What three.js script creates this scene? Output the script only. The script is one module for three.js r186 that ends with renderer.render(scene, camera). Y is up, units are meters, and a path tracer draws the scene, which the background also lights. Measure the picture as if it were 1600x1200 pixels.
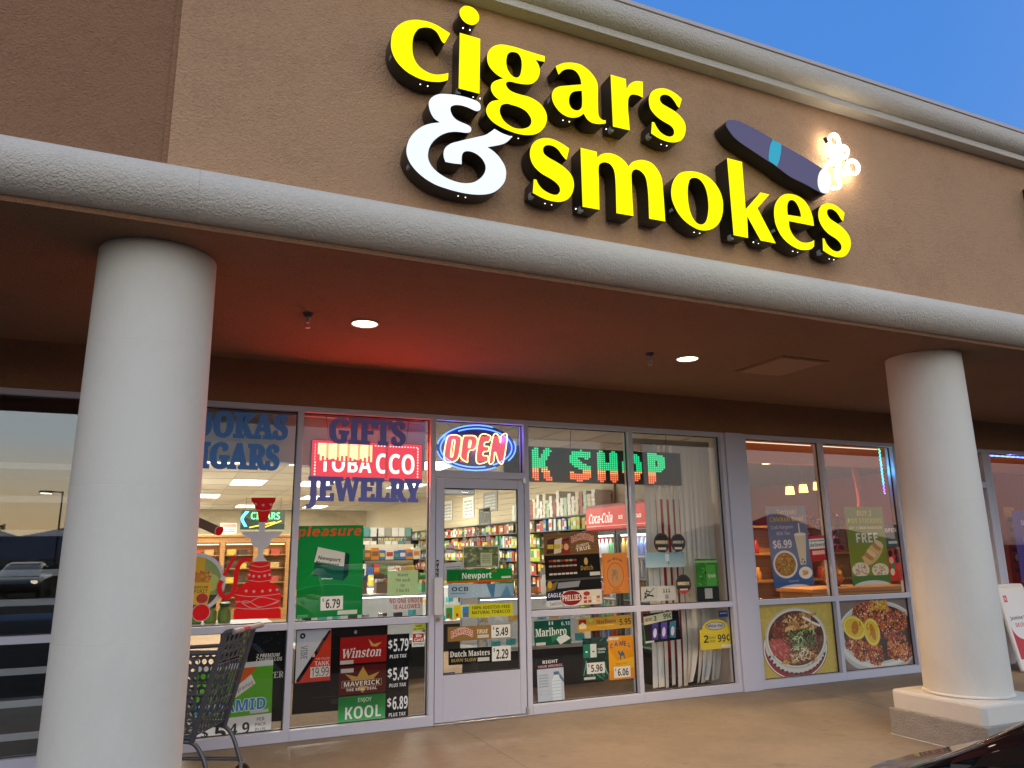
import * as THREE from 'three';
import { mergeGeometries, toCreasedNormals } from 'three/addons/utils/BufferGeometryUtils.js';
import { RoundedBoxGeometry } from 'three/addons/geometries/RoundedBoxGeometry.js';
import { FontLoader } from 'three/addons/loaders/FontLoader.js';
import { RectAreaLightUniformsLib } from 'three/addons/lights/RectAreaLightUniformsLib.js';

// x runs along the shopfronts, y up, z out of the shopfronts towards the car park; the shopfront plane is z = 0
const scene = new THREE.Scene();
const renderer = new THREE.WebGLRenderer({ antialias: true });
renderer.toneMapping = THREE.LinearToneMapping;
renderer.toneMappingExposure = 1;
renderer.shadowMap.enabled = true;
RectAreaLightUniformsLib.init();

// ---------- camera ----------
const V = (x, y, z) => new THREE.Vector3(x, y, z), R = THREE.MathUtils.degToRad;
const EYE = V(0, 1.4598, 6.6044), FOCAL = 1167.5;
const camera = new THREE.PerspectiveCamera(54.399, 4 / 3, 0.05, 6000);
const yaw = R(24.036), pitch = R(12.61), roll = R(-0.773);
const fwd = V(Math.sin(yaw) * Math.cos(pitch), Math.sin(pitch), -Math.cos(yaw) * Math.cos(pitch));
const lvl = V(Math.cos(yaw), 0, Math.sin(yaw)), upr = lvl.clone().cross(fwd);
const right = lvl.clone().multiplyScalar(Math.cos(roll)).addScaledVector(upr, Math.sin(roll));
const up = upr.clone().multiplyScalar(Math.cos(roll)).addScaledVector(lvl, -Math.sin(roll));
camera.position.copy(EYE);
camera.quaternion.setFromRotationMatrix(new THREE.Matrix4().makeBasis(right, up, fwd.clone().negate()));

// ---------- sky: clear dusk, the sun just set behind the car park (+z) ----------
const mix3 = (a, b, t) => [0, 1, 2].map((i) => a[i] + (b[i] - a[i]) * t);
const ramp = (stops, x) => { for (let i = 1; i < stops.length; i++) if (x <= stops[i][0]) { const [x0, a] = stops[i - 1], [x1, b] = stops[i]; return mix3(a, b, Math.max(0, (x - x0) / (x1 - x0))); } return stops.at(-1)[1]; };
const WEST = [[0, [2.2, 1.5, 0.66]], [4, [1.8, 1.56, 1.05]], [8, [1.22, 1.56, 1.74]], [16, [1.45, 1.62, 1.72]], [30, [1.35, 1.44, 1.6]], [55, [0.55, 0.78, 1.2]], [90, [0.2, 0.4, 0.9]]];
const SIDE = [[0, [1.15, 0.86, 0.86]], [5, [1.2, 0.96, 0.98]], [12, [1.1, 0.98, 1.06]], [25, [0.85, 0.92, 1.12]], [50, [0.42, 0.62, 1.05]], [90, [0.2, 0.4, 0.9]]];
const EAST = [[0, [0.2, 0.36, 0.72]], [15, [0.12, 0.31, 0.76]], [30, [0.085, 0.27, 0.75]], [45, [0.07, 0.245, 0.7]], [65, [0.085, 0.265, 0.74]], [90, [0.2, 0.4, 0.9]]];
{
  const W = 512, H = 256, d = new Float32Array(W * H * 4);
  for (let j = 0; j < H; j++) for (let i = 0; i < W; i++) {
    const el = ((j + 0.5) / H - 0.5) * 180, az = ((i + 0.5) / W - 0.5) * 2 * Math.PI;   // x = cos az, z = sin az
    const off = Math.acos(Math.min(1, Math.cos(az - 1.67))) * 180 / Math.PI, ss = THREE.MathUtils.smoothstep;   // degrees away from where the sun went down
    const c = el < 0 ? [0.12, 0.11, 0.1] : mix3(mix3(ramp(WEST, el), ramp(SIDE, el), ss(off, 15, 65)), ramp(EAST, el), ss(off, 60, 130));
    d.set([...c, 1], (j * W + i) * 4);
  }
  const t = new THREE.DataTexture(d, W, H, THREE.RGBAFormat, THREE.FloatType);
  t.mapping = THREE.EquirectangularReflectionMapping; t.magFilter = THREE.LinearFilter; t.needsUpdate = true;
  scene.background = t; scene.environment = t;
}
const sun = new THREE.DirectionalLight(0xffbe86, 0.06);   // what is left of the afterglow
sun.position.set(-6, 5, 30); sun.target.position.set(2, 2, 0); sun.castShadow = true; sun.shadow.radius = 60;
Object.assign(sun.shadow.camera, { left: -15, right: 15, top: 10, bottom: -10, far: 80 });
scene.add(sun, sun.target);

// ---------- helpers ----------
function rng(seed) { let s = seed | 0; return () => { s = (s + 0x6d2b79f5) | 0; let t = Math.imul(s ^ (s >>> 15), 1 | s); t = (t + Math.imul(t ^ (t >>> 7), 61 | t)) ^ t; return ((t ^ (t >>> 14)) >>> 0) / 4294967296; }; }
const rand = rng(11), rr = (a, b) => a + (b - a) * rand(), pick = (l) => l[Math.floor(rand() * l.length)];
// where the line of sight through a photo pixel meets the plane axis = value
function at(px, py, axis, value) {
  const d = fwd.clone().addScaledVector(right, (px - 800) / FOCAL).addScaledVector(up, -(py - 600) / FOCAL);
  return EYE.clone().addScaledVector(d, (value - EYE[axis]) / d[axis]);
}
const lin = (...c) => new THREE.Color().setRGB(...c);
const ORD = ['first', 'second', 'third', 'fourth', 'fifth', 'sixth', 'seventh', 'eighth', 'ninth', 'tenth', 'eleventh', 'twelfth'], nth = (i) => ORD[i] ?? (i + 1) + (i % 10 === 0 && i !== 10 ? 'st' : i % 10 === 1 && i !== 11 ? 'nd' : i % 10 === 2 && i !== 12 ? 'rd' : 'th');
const taken = {};
function numbered(name) { const n = taken[name] = (taken[name] ?? -1) + 1; return n ? name + '_' + String(n).padStart(3, '0') : name; }
function tag(o, label, category, group, kind) { Object.assign(o.userData, { label, category }); if (group) o.userData.group = group; if (kind) o.userData.kind = kind; return o; }
function thing(name, label, category, pos = [0, 0, 0], group) { const o = new THREE.Group(); o.name = numbered(name); o.position.set(...pos); scene.add(o); return tag(o, label, category, group); }
function mesh(name, geo, mat, parent = scene) {
  const m = new THREE.Mesh(Array.isArray(geo) ? mergeGeometries(geo.map((g) => (g.index ? g.toNonIndexed() : g))) : geo, mat);
  m.name = parent === scene ? numbered(name) : name; m.castShadow = m.receiveShadow = true; parent.add(m); return m;
}
const single = (name, geo, mat, label, category, group, kind) => tag(mesh(name, geo, mat), label, category, group, kind);
function structure(name, geo, mat) { const m = mesh(name, geo, mat); m.userData.kind = 'structure'; return m; }
function metricUV(g) {   // uv in metres by the way each face points
  g = g.index ? g.toNonIndexed() : g; const p = g.attributes.position, uv = new Float32Array(p.count * 2), a = V(), b = V(), c = V(), n = V();
  for (let i = 0; i < p.count; i += 3) {
    a.fromBufferAttribute(p, i); b.fromBufferAttribute(p, i + 1); c.fromBufferAttribute(p, i + 2);
    n.crossVectors(b.clone().sub(a), c.clone().sub(a)); const x = Math.abs(n.x), y = Math.abs(n.y), z = Math.abs(n.z);
    [a, b, c].forEach((v, k) => uv.set(z >= x && z >= y ? [v.x, v.y] : x >= y ? [v.z, v.y] : [v.x, v.z], (i + k) * 2));
  }
  g.setAttribute('uv', new THREE.BufferAttribute(uv, 2)); return g;
}
const box = (x0, y0, z0, x1, y1, z1) => metricUV(new THREE.BoxGeometry(x1 - x0, y1 - y0, z1 - z0).translate((x0 + x1) / 2, (y0 + y1) / 2, (z0 + z1) / 2));
const rbox = (x0, y0, z0, x1, y1, z1, r = 0.004, s = 2) => new RoundedBoxGeometry(x1 - x0, y1 - y0, z1 - z0, s, r).translate((x0 + x1) / 2, (y0 + y1) / 2, (z0 + z1) / 2);
const cyl = (r0, r1, h, x, y, z, n = 20) => new THREE.CylinderGeometry(r1, r0, h, n).translate(x, y + h / 2, z);
const tube = (pts, r, seg = 40, rad = 8, closed = false) => new THREE.TubeGeometry(new THREE.CatmullRomCurve3(pts, closed, 'catmullrom', 0.5), seg, r, rad, closed);
function bar(a, b, r, n = 8) { const d = b.clone().sub(a), g = new THREE.CylinderGeometry(r, r, d.length(), n); return g.applyQuaternion(new THREE.Quaternion().setFromUnitVectors(V(0, 1, 0), d.clone().normalize())).translate((a.x + b.x) / 2, (a.y + b.y) / 2, (a.z + b.z) / 2); }
function sweepX(profile, x0, x1, seg = 1, crease = 0.6) {   // [z, y] points, swept along x
  const pos = [], uv = []; let len = 0;
  for (let i = 1; i < profile.length; i++) {
    const [za, ya] = profile[i - 1], [zb, yb] = profile[i], l = len + Math.hypot(zb - za, yb - ya);
    for (let k = 0; k < seg; k++) {
      const a = x0 + (x1 - x0) * k / seg, b = x0 + (x1 - x0) * (k + 1) / seg;
      pos.push(a, ya, za, b, ya, za, b, yb, zb, a, ya, za, b, yb, zb, a, yb, zb);
      uv.push(a, len, b, len, b, l, a, len, b, l, a, l);
    }
    len = l;
  }
  const g = new THREE.BufferGeometry();
  g.setAttribute('position', new THREE.Float32BufferAttribute(pos, 3)); g.setAttribute('uv', new THREE.Float32BufferAttribute(uv, 2));
  return toCreasedNormals(g, crease);
}
// textures
function tileNoise(S, octaves, seed) {   // [cells, weight] each; wraps round
  const out = new Float32Array(S * S), r = rng(seed);
  for (const [n, w] of octaves) {
    const g = Float32Array.from({ length: n * n }, r), k = n / S;
    for (let j = 0; j < S; j++) for (let i = 0; i < S; i++) {
      const x = i * k, y = j * k, xi = Math.floor(x), yi = Math.floor(y), f = x - xi, h = y - yi, s = f * f * (3 - 2 * f), t = h * h * (3 - 2 * h), G = (a, b) => g[(b % n) * n + (a % n)];
      out[j * S + i] += w * ((G(xi, yi) * (1 - s) + G(xi + 1, yi) * s) * (1 - t) + (G(xi, yi + 1) * (1 - s) + G(xi + 1, yi + 1) * s) * t);
    }
  }
  return out;
}
function grey(S, f, tile, srgb) {
  const d = new Uint8Array(S * S * 4); f.forEach((v, i) => { const c = Math.max(0, Math.min(255, v * 255)); d.set([c, c, c, 255], i * 4); });
  const t = new THREE.DataTexture(d, S, S); t.wrapS = t.wrapT = THREE.RepeatWrapping; t.magFilter = THREE.LinearFilter; t.repeat.set(1 / tile, 1 / tile); if (srgb) t.colorSpace = THREE.SRGBColorSpace; t.needsUpdate = true; return t;
}
const std = (color, roughness = 0.6, more = {}) => new THREE.MeshStandardMaterial({ color, roughness, ...more });
const phys = (color, roughness, more = {}) => new THREE.MeshPhysicalMaterial({ color, roughness, ...more });
const glow = (color, k = 1, base = 0x111111) => new THREE.MeshStandardMaterial({ color: base, emissive: color, emissiveIntensity: k, roughness: 0.5 });
const stuccoBump = grey(1024, tileNoise(1024, [[340, 0.5], [170, 0.36], [60, 0.14]], 3).map((v) => Math.min(1, Math.max(0, (v - 0.22) * 1.6))), 1.6);
const mottle = grey(512, tileNoise(512, [[4, 0.2], [9, 0.2], [40, 0.22], [250, 0.38]], 5).map((v) => 0.76 + 0.44 * v), 3.4);
const softMottle = grey(512, tileNoise(512, [[3, 0.35], [7, 0.3], [20, 0.2], [90, 0.15]], 15).map((v) => 0.9 + 0.17 * v), 2.9);
const fineBump = grey(512, tileNoise(512, [[180, 0.6], [60, 0.4]], 8), 0.8);
const stucco = (r, g, b, bump = 0.0048) => std(lin(r, g, b), 0.95, { map: mottle, bumpMap: stuccoBump, bumpScale: bump });
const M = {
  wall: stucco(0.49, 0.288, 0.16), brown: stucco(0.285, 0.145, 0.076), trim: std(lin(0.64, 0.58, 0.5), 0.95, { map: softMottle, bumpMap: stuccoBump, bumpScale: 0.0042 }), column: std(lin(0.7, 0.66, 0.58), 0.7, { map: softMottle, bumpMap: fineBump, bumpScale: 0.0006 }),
  frame: std(lin(0.5, 0.52, 0.64), 0.42), black: std(lin(0.012, 0.012, 0.012), 0.45), dark: std(lin(0.04, 0.04, 0.042), 0.5),
  glass: phys(0xffffff, 0.01, { transmission: 1, ior: 1.34 }), darkGlass: phys(0xffffff, 0.01, { transmission: 1, ior: 1.85 }), midGlass: phys(0xffffff, 0.01, { transmission: 1, ior: 1.54 }), white: std(lin(0.75, 0.75, 0.74), 0.5), steel: std(lin(0.5, 0.5, 0.52), 0.35, { metalness: 0.8 }), gasket: std(lin(0.02, 0.02, 0.022), 0.6),
  coping: std(lin(0.5, 0.44, 0.42), 0.5, { metalness: 0.2 }), chrome: std(lin(0.7, 0.7, 0.7), 0.18, { metalness: 1 }),
};
const font = { sans: await new FontLoader().loadAsync('fonts/droid/droid_sans_bold.typeface.json'), serif: await new FontLoader().loadAsync('fonts/droid/droid_serif_bold.typeface.json') };
// ---------- ground ----------
const concreteMap = (() => {
  const S = 1024, f = tileNoise(S, [[3, 0.26], [8, 0.24], [24, 0.2], [90, 0.18], [400, 0.12]], 21).map((v) => 0.55 + 0.68 * v), r = rng(23);
  const spot = (n, r0, r1, k) => { for (let q = 0; q < n; q++) { const x = r() * S, y = r() * S, R0 = r0 + (r1 - r0) * r(), e = 0.6 + 0.4 * r(), d = k * (0.5 + 0.5 * r()); for (let j = -Math.ceil(R0); j <= R0; j++) for (let i = -Math.ceil(R0); i <= R0; i++) { const t = Math.hypot(i, j / e) / R0; if (t < 1) f[((Math.floor(y) + j + S) % S) * S + ((Math.floor(x) + i + S) % S)] *= 1 - d * Math.min(1, (1 - t) * 4); } } };
  spot(70, 2, 5, 0.4); spot(16, 6, 14, 0.22); spot(9, 20, 60, 0.12);   // gum, drips and old spills
  return grey(S, f, 4.2);
})();
const concreteBump = grey(512, tileNoise(512, [[200, 0.6], [70, 0.4]], 22), 0.7);
const concrete = std(lin(0.265, 0.218, 0.162), 0.6, { map: concreteMap, bumpMap: concreteBump, bumpScale: 0.0016 });
const asphaltMap = grey(1024, tileNoise(1024, [[6, 0.3], [40, 0.25], [300, 0.45]], 31).map((v) => 0.45 + 0.9 * v), 3);
const asphalt = phys(lin(0.045, 0.043, 0.04), 1, { map: asphaltMap, specularIntensity: 0.15 });
structure('parking_lot', metricUV(new THREE.PlaneGeometry(5000, 5000).rotateX(-Math.PI / 2).translate(0, -0.16, 0)), asphalt);
const walk = new THREE.Group(); walk.name = 'walkway'; walk.userData.kind = 'structure'; scene.add(walk);
mesh('bedding', box(-14, -0.15, -0.1, 24, -0.012, 3.3), std(lin(0.1, 0.09, 0.08), 0.9), walk);
for (let i = 0; i < 9; i++) {   // cast slabs with tooled joints
  const x0 = -12.9 + i * 3.8125;
  mesh('slab', metricUV(rbox(x0 + 0.0016, -0.1, -0.098, x0 + 3.8109, 0.0005 * ((i * 7) % 4) - 0.0015, 3.118, 0.003, 1)), concrete, walk);
}
structure('kerb', metricUV(rbox(-14, -0.2, 3.12, 24, -0.002, 3.28, 0.02)), std(lin(0.33, 0.31, 0.28), 0.85, { map: concreteMap }));
for (let i = 0; i < 9; i++) mesh('bay_line', box(-9.55 + i * 2.75, -0.16, 3.4, -9.45 + i * 2.75, -0.155, 8.6), std(lin(0.6, 0.6, 0.56), 0.7, { map: asphaltMap })).userData.kind = 'structure';
{   // far hills beyond the car park, mirrored in the dark window
  const pos = [], hn = rng(4), N = 160, hs = Array.from({ length: N + 1 }, (_, i) => 62 + 26 * Math.sin(i * 0.23) + 16 * Math.sin(i * 0.61 + 1) + 9 * hn());
  for (let i = 0; i < N; i++) { const x = (k) => -2200 + 4400 * k / N; pos.push(x(i), -1, 1600, x(i + 1), -1, 1600, x(i + 1), hs[i + 1], 1900, x(i), -1, 1600, x(i + 1), hs[i + 1], 1900, x(i), hs[i], 1900, x(i), hs[i], 1900, x(i + 1), hs[i + 1], 1900, x(i + 1), -1, 2300, x(i), hs[i], 1900, x(i + 1), -1, 2300, x(i), -1, 2300); }
  const g = new THREE.BufferGeometry(); g.setAttribute('position', new THREE.Float32BufferAttribute(pos, 3)); g.computeVertexNormals();
  structure('hills', g, std(lin(0.08, 0.085, 0.1), 1));
}

// ---------- the building ----------
const CEIL = 3.1, BEAM = 3.03, FZ = 2.85, HEAD = 2.7235, X0 = -14, X1 = 24;
const bld = thing('shop_building', 'brown stucco strip-mall building with rounded cream band and cornice over the walkway', 'building');
const seamX = -0.18;
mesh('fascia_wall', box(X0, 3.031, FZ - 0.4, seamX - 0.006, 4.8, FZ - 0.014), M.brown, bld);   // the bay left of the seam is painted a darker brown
mesh('fascia_wall', box(seamX + 0.006, 3.031, FZ - 0.4, X1, 4.8, FZ), M.wall, bld);
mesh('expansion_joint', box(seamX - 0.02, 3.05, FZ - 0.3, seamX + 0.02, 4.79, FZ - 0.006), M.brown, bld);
const arc = (cz, cy, rz, ry, a0, a1, n = 20) => Array.from({ length: n + 1 }, (_, i) => { const a = R(a0 + (a1 - a0) * i / n); return [cz + rz * Math.cos(a), cy + ry * Math.sin(a)]; });
for (const [a, b] of [[X0, -6.1201], [-6.12, -0.0205], [-0.0195, 6.0799], [6.08, X1]])   // moulded in lengths
  mesh('bullnose_band', sweepX([[FZ - 0.01, 3.059], ...arc(FZ, 3.196, 0.137, 0.137, -90, 90, 28), [FZ - 0.01, 3.333]], a, b, 4, 0.9), M.trim, bld);
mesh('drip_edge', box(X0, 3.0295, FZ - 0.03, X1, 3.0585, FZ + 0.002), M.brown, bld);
mesh('cornice_fillet', sweepX([[FZ - 0.05, 4.772], [2.943, 4.772], [2.945, 4.774], [2.945, 4.824], [2.93, 4.826], [FZ - 0.05, 4.826]], X0, X1, 1, 0.5), M.trim, bld);
mesh('cornice', sweepX([[2.935, 4.827], ...arc(2.94, 4.925, 0.09, 0.098, -90, 0, 14), [3.03, 4.968], [3.022, 4.974], [2.6, 4.974]], X0, X1, 1, 0.7), M.trim, bld);
mesh('coping', sweepX([[2.6, 4.9765], [3.026, 4.9765], [3.034, 4.979], [3.036, 5.006], [3.03, 5.012], [2.4, 5.03]], X0, X1, 1, 0.5), M.coping, bld);
mesh('parapet_back', box(X0, 4.2, 2.35, X1, 5.0, FZ - 0.402), M.wall, bld);
mesh('roof', box(X0, 3.62, -18, X1, 3.8, 2.449), std(lin(0.25, 0.24, 0.22), 0.9), bld);
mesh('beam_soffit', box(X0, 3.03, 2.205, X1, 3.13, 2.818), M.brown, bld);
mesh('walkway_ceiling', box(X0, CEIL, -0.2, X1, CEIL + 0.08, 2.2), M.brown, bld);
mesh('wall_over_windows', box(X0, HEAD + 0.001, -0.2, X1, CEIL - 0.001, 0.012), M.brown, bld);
for (const [a, b] of [[5.529, 5.785], [-0.56, -0.304]]) mesh('pilaster', rbox(a + 0.002, 0, -0.14, b - 0.002, HEAD, 0.02, 0.003), M.frame, bld);
for (const x of [-0.42, 5.66]) mesh('party_wall', box(x - 0.08, 0, -17.6, x + 0.08, 3.6, -0.15), std(lin(0.62, 0.57, 0.47), 0.8), bld);
for (const x of [-7.5, 13.6]) mesh('party_wall', box(x - 0.08, 0, -17.6, x + 0.08, 3.6, -0.15), std(lin(0.5, 0.48, 0.42), 0.8), bld);
mesh('rear_wall', box(-7.4, 0, -17.75, 13.5, 3.6, -17.65), std(lin(0.62, 0.55, 0.42), 0.8), bld);
mesh('ceiling_hatch_frame', box(4.74, CEIL - 0.008, 1.17, 5.29, CEIL + 0.01, 1.79), M.brown, bld);
mesh('ceiling_hatch', box(4.765, CEIL - 0.014, 1.195, 5.265, CEIL - 0.007, 1.765), std(lin(0.36, 0.19, 0.11), 0.8), bld);
mesh('sign_box', box(6.69, 3.95, FZ + 0.005, 7.5, 4.55, FZ + 0.14), M.black, bld);

// ---------- columns ----------
const col0 = thing('column', 'round cream column beside the shopping cart', 'column', [-0.19, 0, 2.36], 'round walkway columns');
{
  const cc = M.column, shaft = [];
  const prof = [[0.306, 0.342], [0.318, 0.344], [0.318, 0.352], [0.306, 0.362], [0.3035, 1.067], [0.303, 1.07], [0.3035, 1.073], [0.299, 1.787], [0.2985, 1.79], [0.299, 1.793], [0.294, 2.492], [0.2935, 2.495], [0.294, 2.498], [0.29, 3.028]].map((v) => new THREE.Vector2(...v));
  const g = toCreasedNormals(new THREE.LatheGeometry(prof, 110), 0.1); metric(g);
  function metric(g) { const p = g.attributes.position, uv = g.attributes.uv; for (let i = 0; i < p.count; i++) uv.setXY(i, uv.getX(i) * 2.9, p.getY(i)); }
  mesh('shaft', g, cc, col0);
  const c = 0.03, s = new THREE.Shape(), h = 0.385; s.moveTo(-h + c, -h); s.lineTo(h - c, -h); s.lineTo(h, -h + c); s.lineTo(h, h - c); s.lineTo(h - c, h); s.lineTo(-h + c, h); s.lineTo(-h, h - c); s.lineTo(-h, -h + c);
  mesh('base_block', metricUV(new THREE.ExtrudeGeometry(s, { depth: 0.115, bevelThickness: 0.02, bevelSize: 0.02, bevelOffset: -0.012, bevelSegments: 2 }).rotateX(-Math.PI / 2).translate(0, 0.205, 0)), cc, col0);
  mesh('plinth', metricUV(rbox(-0.408, 0.003, -0.408, 0.408, 0.2, 0.408, 0.01)), std(lin(0.36, 0.325, 0.285), 0.9, { map: concreteMap, bumpMap: stuccoBump, bumpScale: 0.004 }), col0);
  mesh('caulk_line', box(-0.416, 0.0005, -0.416, 0.416, 0.006, 0.416), std(lin(0.6, 0.58, 0.54), 0.7), col0);
}
for (const [x, l] of [[5.75, 'round cream column standing in front of the restaurant windows'], [-6.13, 'round cream column in front of the dark striped window']]) {
  const c = col0.clone(); c.name = numbered('column'); c.position.x = x; c.userData = { ...col0.userData, label: l }; scene.add(c);
}

// ---------- walkway ceiling fittings ----------
function downlight(x, z, label, k) {
  const t = thing('recessed_downlight', label, 'ceiling light', [x, CEIL, z], 'recessed lights in the walkway ceiling');
  mesh('trim_ring', new THREE.TorusGeometry(0.098, 0.008, 8, 40).rotateX(Math.PI / 2).translate(0, -0.003, 0), std(lin(0.5, 0.42, 0.3), 0.5), t);
  mesh('lamp_lens', new THREE.CircleGeometry(0.092, 40).rotateX(Math.PI / 2).translate(0, -0.004, 0), glow(lin(1, 0.86, 0.58), 6), t);
  const s = new THREE.SpotLight(lin(1, 0.66, 0.33), k, 0, R(54), 0.95); s.position.set(0, -0.03, 0); s.target.position.set(0, -3, 0); s.castShadow = true; s.shadow.radius = 4; t.add(s, s.target);
}
{
  const a = at(570, 505, 'y', CEIL), b = at(1074, 560, 'y', CEIL), L = 'round recessed ceiling light ';
  downlight(a.x, a.z, L + 'over the window with the blue lettering', 12); downlight(b.x, b.z, L + 'next to the ceiling hatch', 34);
  downlight(9.2, b.z, L + 'over the sandwich board sign', 7); downlight(-4.6, b.z, L + 'over the dark striped window', 2);
  for (const [px, py, l] of [[482, 490, 'dark sprinkler head in the walkway ceiling over the window lettering'], [1015, 552, 'dark sprinkler head in the walkway ceiling near the ceiling hatch']]) {
    const p = at(px, py, 'y', CEIL), t = thing('sprinkler_head', l, 'sprinkler', [p.x, CEIL, p.z], 'ceiling sprinkler heads');
    mesh('escutcheon', cyl(0.022, 0.04, 0.025, 0, -0.026, 0), M.dark, t); mesh('body', cyl(0.011, 0.016, 0.04, 0, -0.066, 0, 12), M.steel, t);
    mesh('frame_arm', tube([V(-0.012, -0.06, 0), V(-0.02, -0.085, 0), V(0, -0.1, 0), V(0.02, -0.085, 0), V(0.012, -0.06, 0)], 0.003, 20, 6), M.steel, t);
    mesh('deflector', cyl(0.018, 0.018, 0.003, 0, -0.105, 0, 16), M.steel, t);
  }
}
// ---------- the lit sign letters on the fascia ----------
// outlines traced on the photograph: [zoom origin x, y, zoom scale], then x, y pairs; a point followed by '*' is a corner. They are laid on the plane of the letters' faces.
const FACE = 2.985, BACK = FZ + 0.012;
function outline([ox, oy, s], text, z = FACE) {
  const pts = text.trim().split(/\s+/).map((w) => { const c = w.endsWith('*'), [x, y] = w.replace('*', '').split(',').map(Number), p = at(ox + x / s, oy + y / s, 'z', z); return { x: p.x, y: p.y, c }; });
  const n = pts.length, out = [], first = Math.max(0, pts.findIndex((p) => p.c)), any = pts.some((p) => p.c);
  for (let k = 0; k < n; k++) {
    const i = (first + k) % n, a = pts[i], b = pts[(i + 1) % n];
    if (a.c && b.c) { out.push(new THREE.Vector2(a.x, a.y)); continue; }
    const p = a.c && any ? { x: 2 * a.x - b.x, y: 2 * a.y - b.y } : pts[(i + n - 1) % n], q = b.c && any ? { x: 2 * b.x - a.x, y: 2 * b.y - a.y } : pts[(i + 2) % n];
    for (let t = 0; t < 1; t += 0.25) { const f = (u, v, w, z) => 0.5 * (2 * v + (w - u) * t + (2 * u - 5 * v + 4 * w - z) * t * t + (3 * v - u - 3 * w + z) * t * t * t); out.push(new THREE.Vector2(f(p.x, a.x, b.x, q.x), f(p.y, a.y, b.y, q.y))); }
  }
  return out;
}
const yellowFace = new THREE.MeshPhysicalMaterial({ color: lin(0.6, 0.53, 0), emissive: lin(1, 0.92, 0), emissiveIntensity: 0.92, roughness: 0.7, specularIntensity: 0.15 });
const whiteFace = new THREE.MeshStandardMaterial({ color: lin(0.8, 0.8, 0.8), emissive: lin(0.84, 0.92, 1), emissiveIntensity: 0.55, roughness: 0.35 });
const caseMat = std(lin(0.012, 0.012, 0.012), 0.32), trimCap = std(lin(0.1, 0.09, 0.01), 0.4), leak = glow(lin(1, 1, 0.95), 3), stickerMat = std(lin(0.3, 0.3, 0.32), 0.4);
const signGroup = 'lit letters of the shop sign';
function letter(label, outlines, face, holes = [], mats) {
  const t = thing('sign_letter', label, 'sign letter', [0, 0, 0], signGroup);
  for (const o of outlines) {
    const s = new THREE.Shape(o); s.holes = holes.map((h) => new THREE.Path(h));
    mesh('letter_case', new THREE.ExtrudeGeometry(s, { depth: FACE - BACK - 0.002, bevelEnabled: false }).translate(0, 0, BACK), caseMat, t);
    mesh('letter_face', new THREE.ShapeGeometry(s).translate(0, 0, FACE + 0.0005), face, t);
    const low = o.reduce((a, b) => (b.y < a.y ? b : a)), lo2 = o.reduce((a, b) => (b.x < a.x ? b : a));
    for (const dx of [-0.022, 0.022]) mesh('weep_hole_light', new THREE.SphereGeometry(0.0042, 8, 6).translate(low.x + dx, low.y + 0.001 + dx * dx * 2, FACE - 0.045), leak, t);
    const left = o.filter((p) => p.y < low.y + 0.13).reduce((a, b) => (b.x < a.x ? b : a));
    mesh('rating_sticker', box(left.x - 0.0012, left.y - 0.017, FACE - 0.06, left.x + 0.02, left.y + 0.017, FACE - 0.025), stickerMat, t);
  }
  return t;
}
const K = 7.5, LY = (c, word) => `glowing yellow letter ${c} of the word ${word} on the brown fascia`;
letter(LY('c', 'cigars'), [outline([600, 0, K], '775,392* 700,345 620,295 520,255 430,237 350,232 270,245 200,275 140,325 100,390 85,460 82,540 95,610 130,690 185,765 260,835 340,885 430,927 520,952 620,960 690,955 748,938* 755,855* 700,868 630,875 560,865 490,835 420,785 370,720 340,640 332,560 335,480 348,420 375,370 410,335 470,322 530,325 580,345 620,380 650,430 672,475 695,502 712,505*')], yellowFace);
letter(LY('i', 'cigars'), [outline([600, 0, K], '888,385* 1127,455* 1118,1098* 875,1035*'), outline([600, 0, K], '960,68 1030,85 1085,130 1113,185 1110,240 1075,282 1025,293 970,275 920,232 890,180 886,125 915,85')], yellowFace);
letter(LY('g', 'cigars'), [outline([740, 60, K], '835,208* 832,275* 725,252* 757,300 775,360 772,420 750,475 705,520 650,538 570,535 500,522 440,508 400,508 380,525 385,560 420,605 480,637 560,662 640,682 710,715 780,765 830,830 857,900 855,975 825,1045 770,1100 700,1128 610,1132 520,1118 420,1085 320,1040 240,990 180,930 150,870 150,820 175,770 220,735 300,722* 250,680 215,630 203,580 212,535 245,503 290,485 350,470* 280,430 215,370 175,310 160,250 162,190 180,145 215,105 265,80 330,72 400,82 500,105 600,138 720,175')], yellowFace,
  [outline([740, 60, K], '450,158 510,170 545,210 563,270 562,350 545,430 510,460 460,445 415,395 388,330 382,260 395,195 420,167'), outline([740, 60, K], '340,775 390,765 450,780 530,805 610,850 655,905 677,960 668,1010 630,1045 560,1060 480,1050 410,1015 350,960 315,895 305,840 318,795')]);
letter(LY('a', 'cigars'), [outline([840, 90, K], '210,102* 280,70 350,58 430,62 510,85 590,140 650,205 690,270 706,340 706,450 708,560 712,660 730,705 765,732 798,735* 798,770* 740,778 680,775 620,755 575,715 540,655* 500,685 450,702 390,703 330,685 270,645 220,590 185,530 168,470 170,420 195,370 250,340 330,330 430,322 512,315* 505,260 480,200 440,155 390,135 340,135 290,155 245,200*')], yellowFace,
  [outline([840, 90, K], '518,388* 470,390 420,400 385,430 368,480 370,540 395,590 440,618 485,615 515,585 522,540 522,470')]);
letter(LY('r', 'cigars'), [outline([930, 100, K], '180,125* 358,175* 368,295* 395,245 440,212 490,200 558,208* 558,395* 510,370 460,358 420,362 395,390 385,440 385,540 395,650 405,778* 208,732*')], yellowFace);
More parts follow.
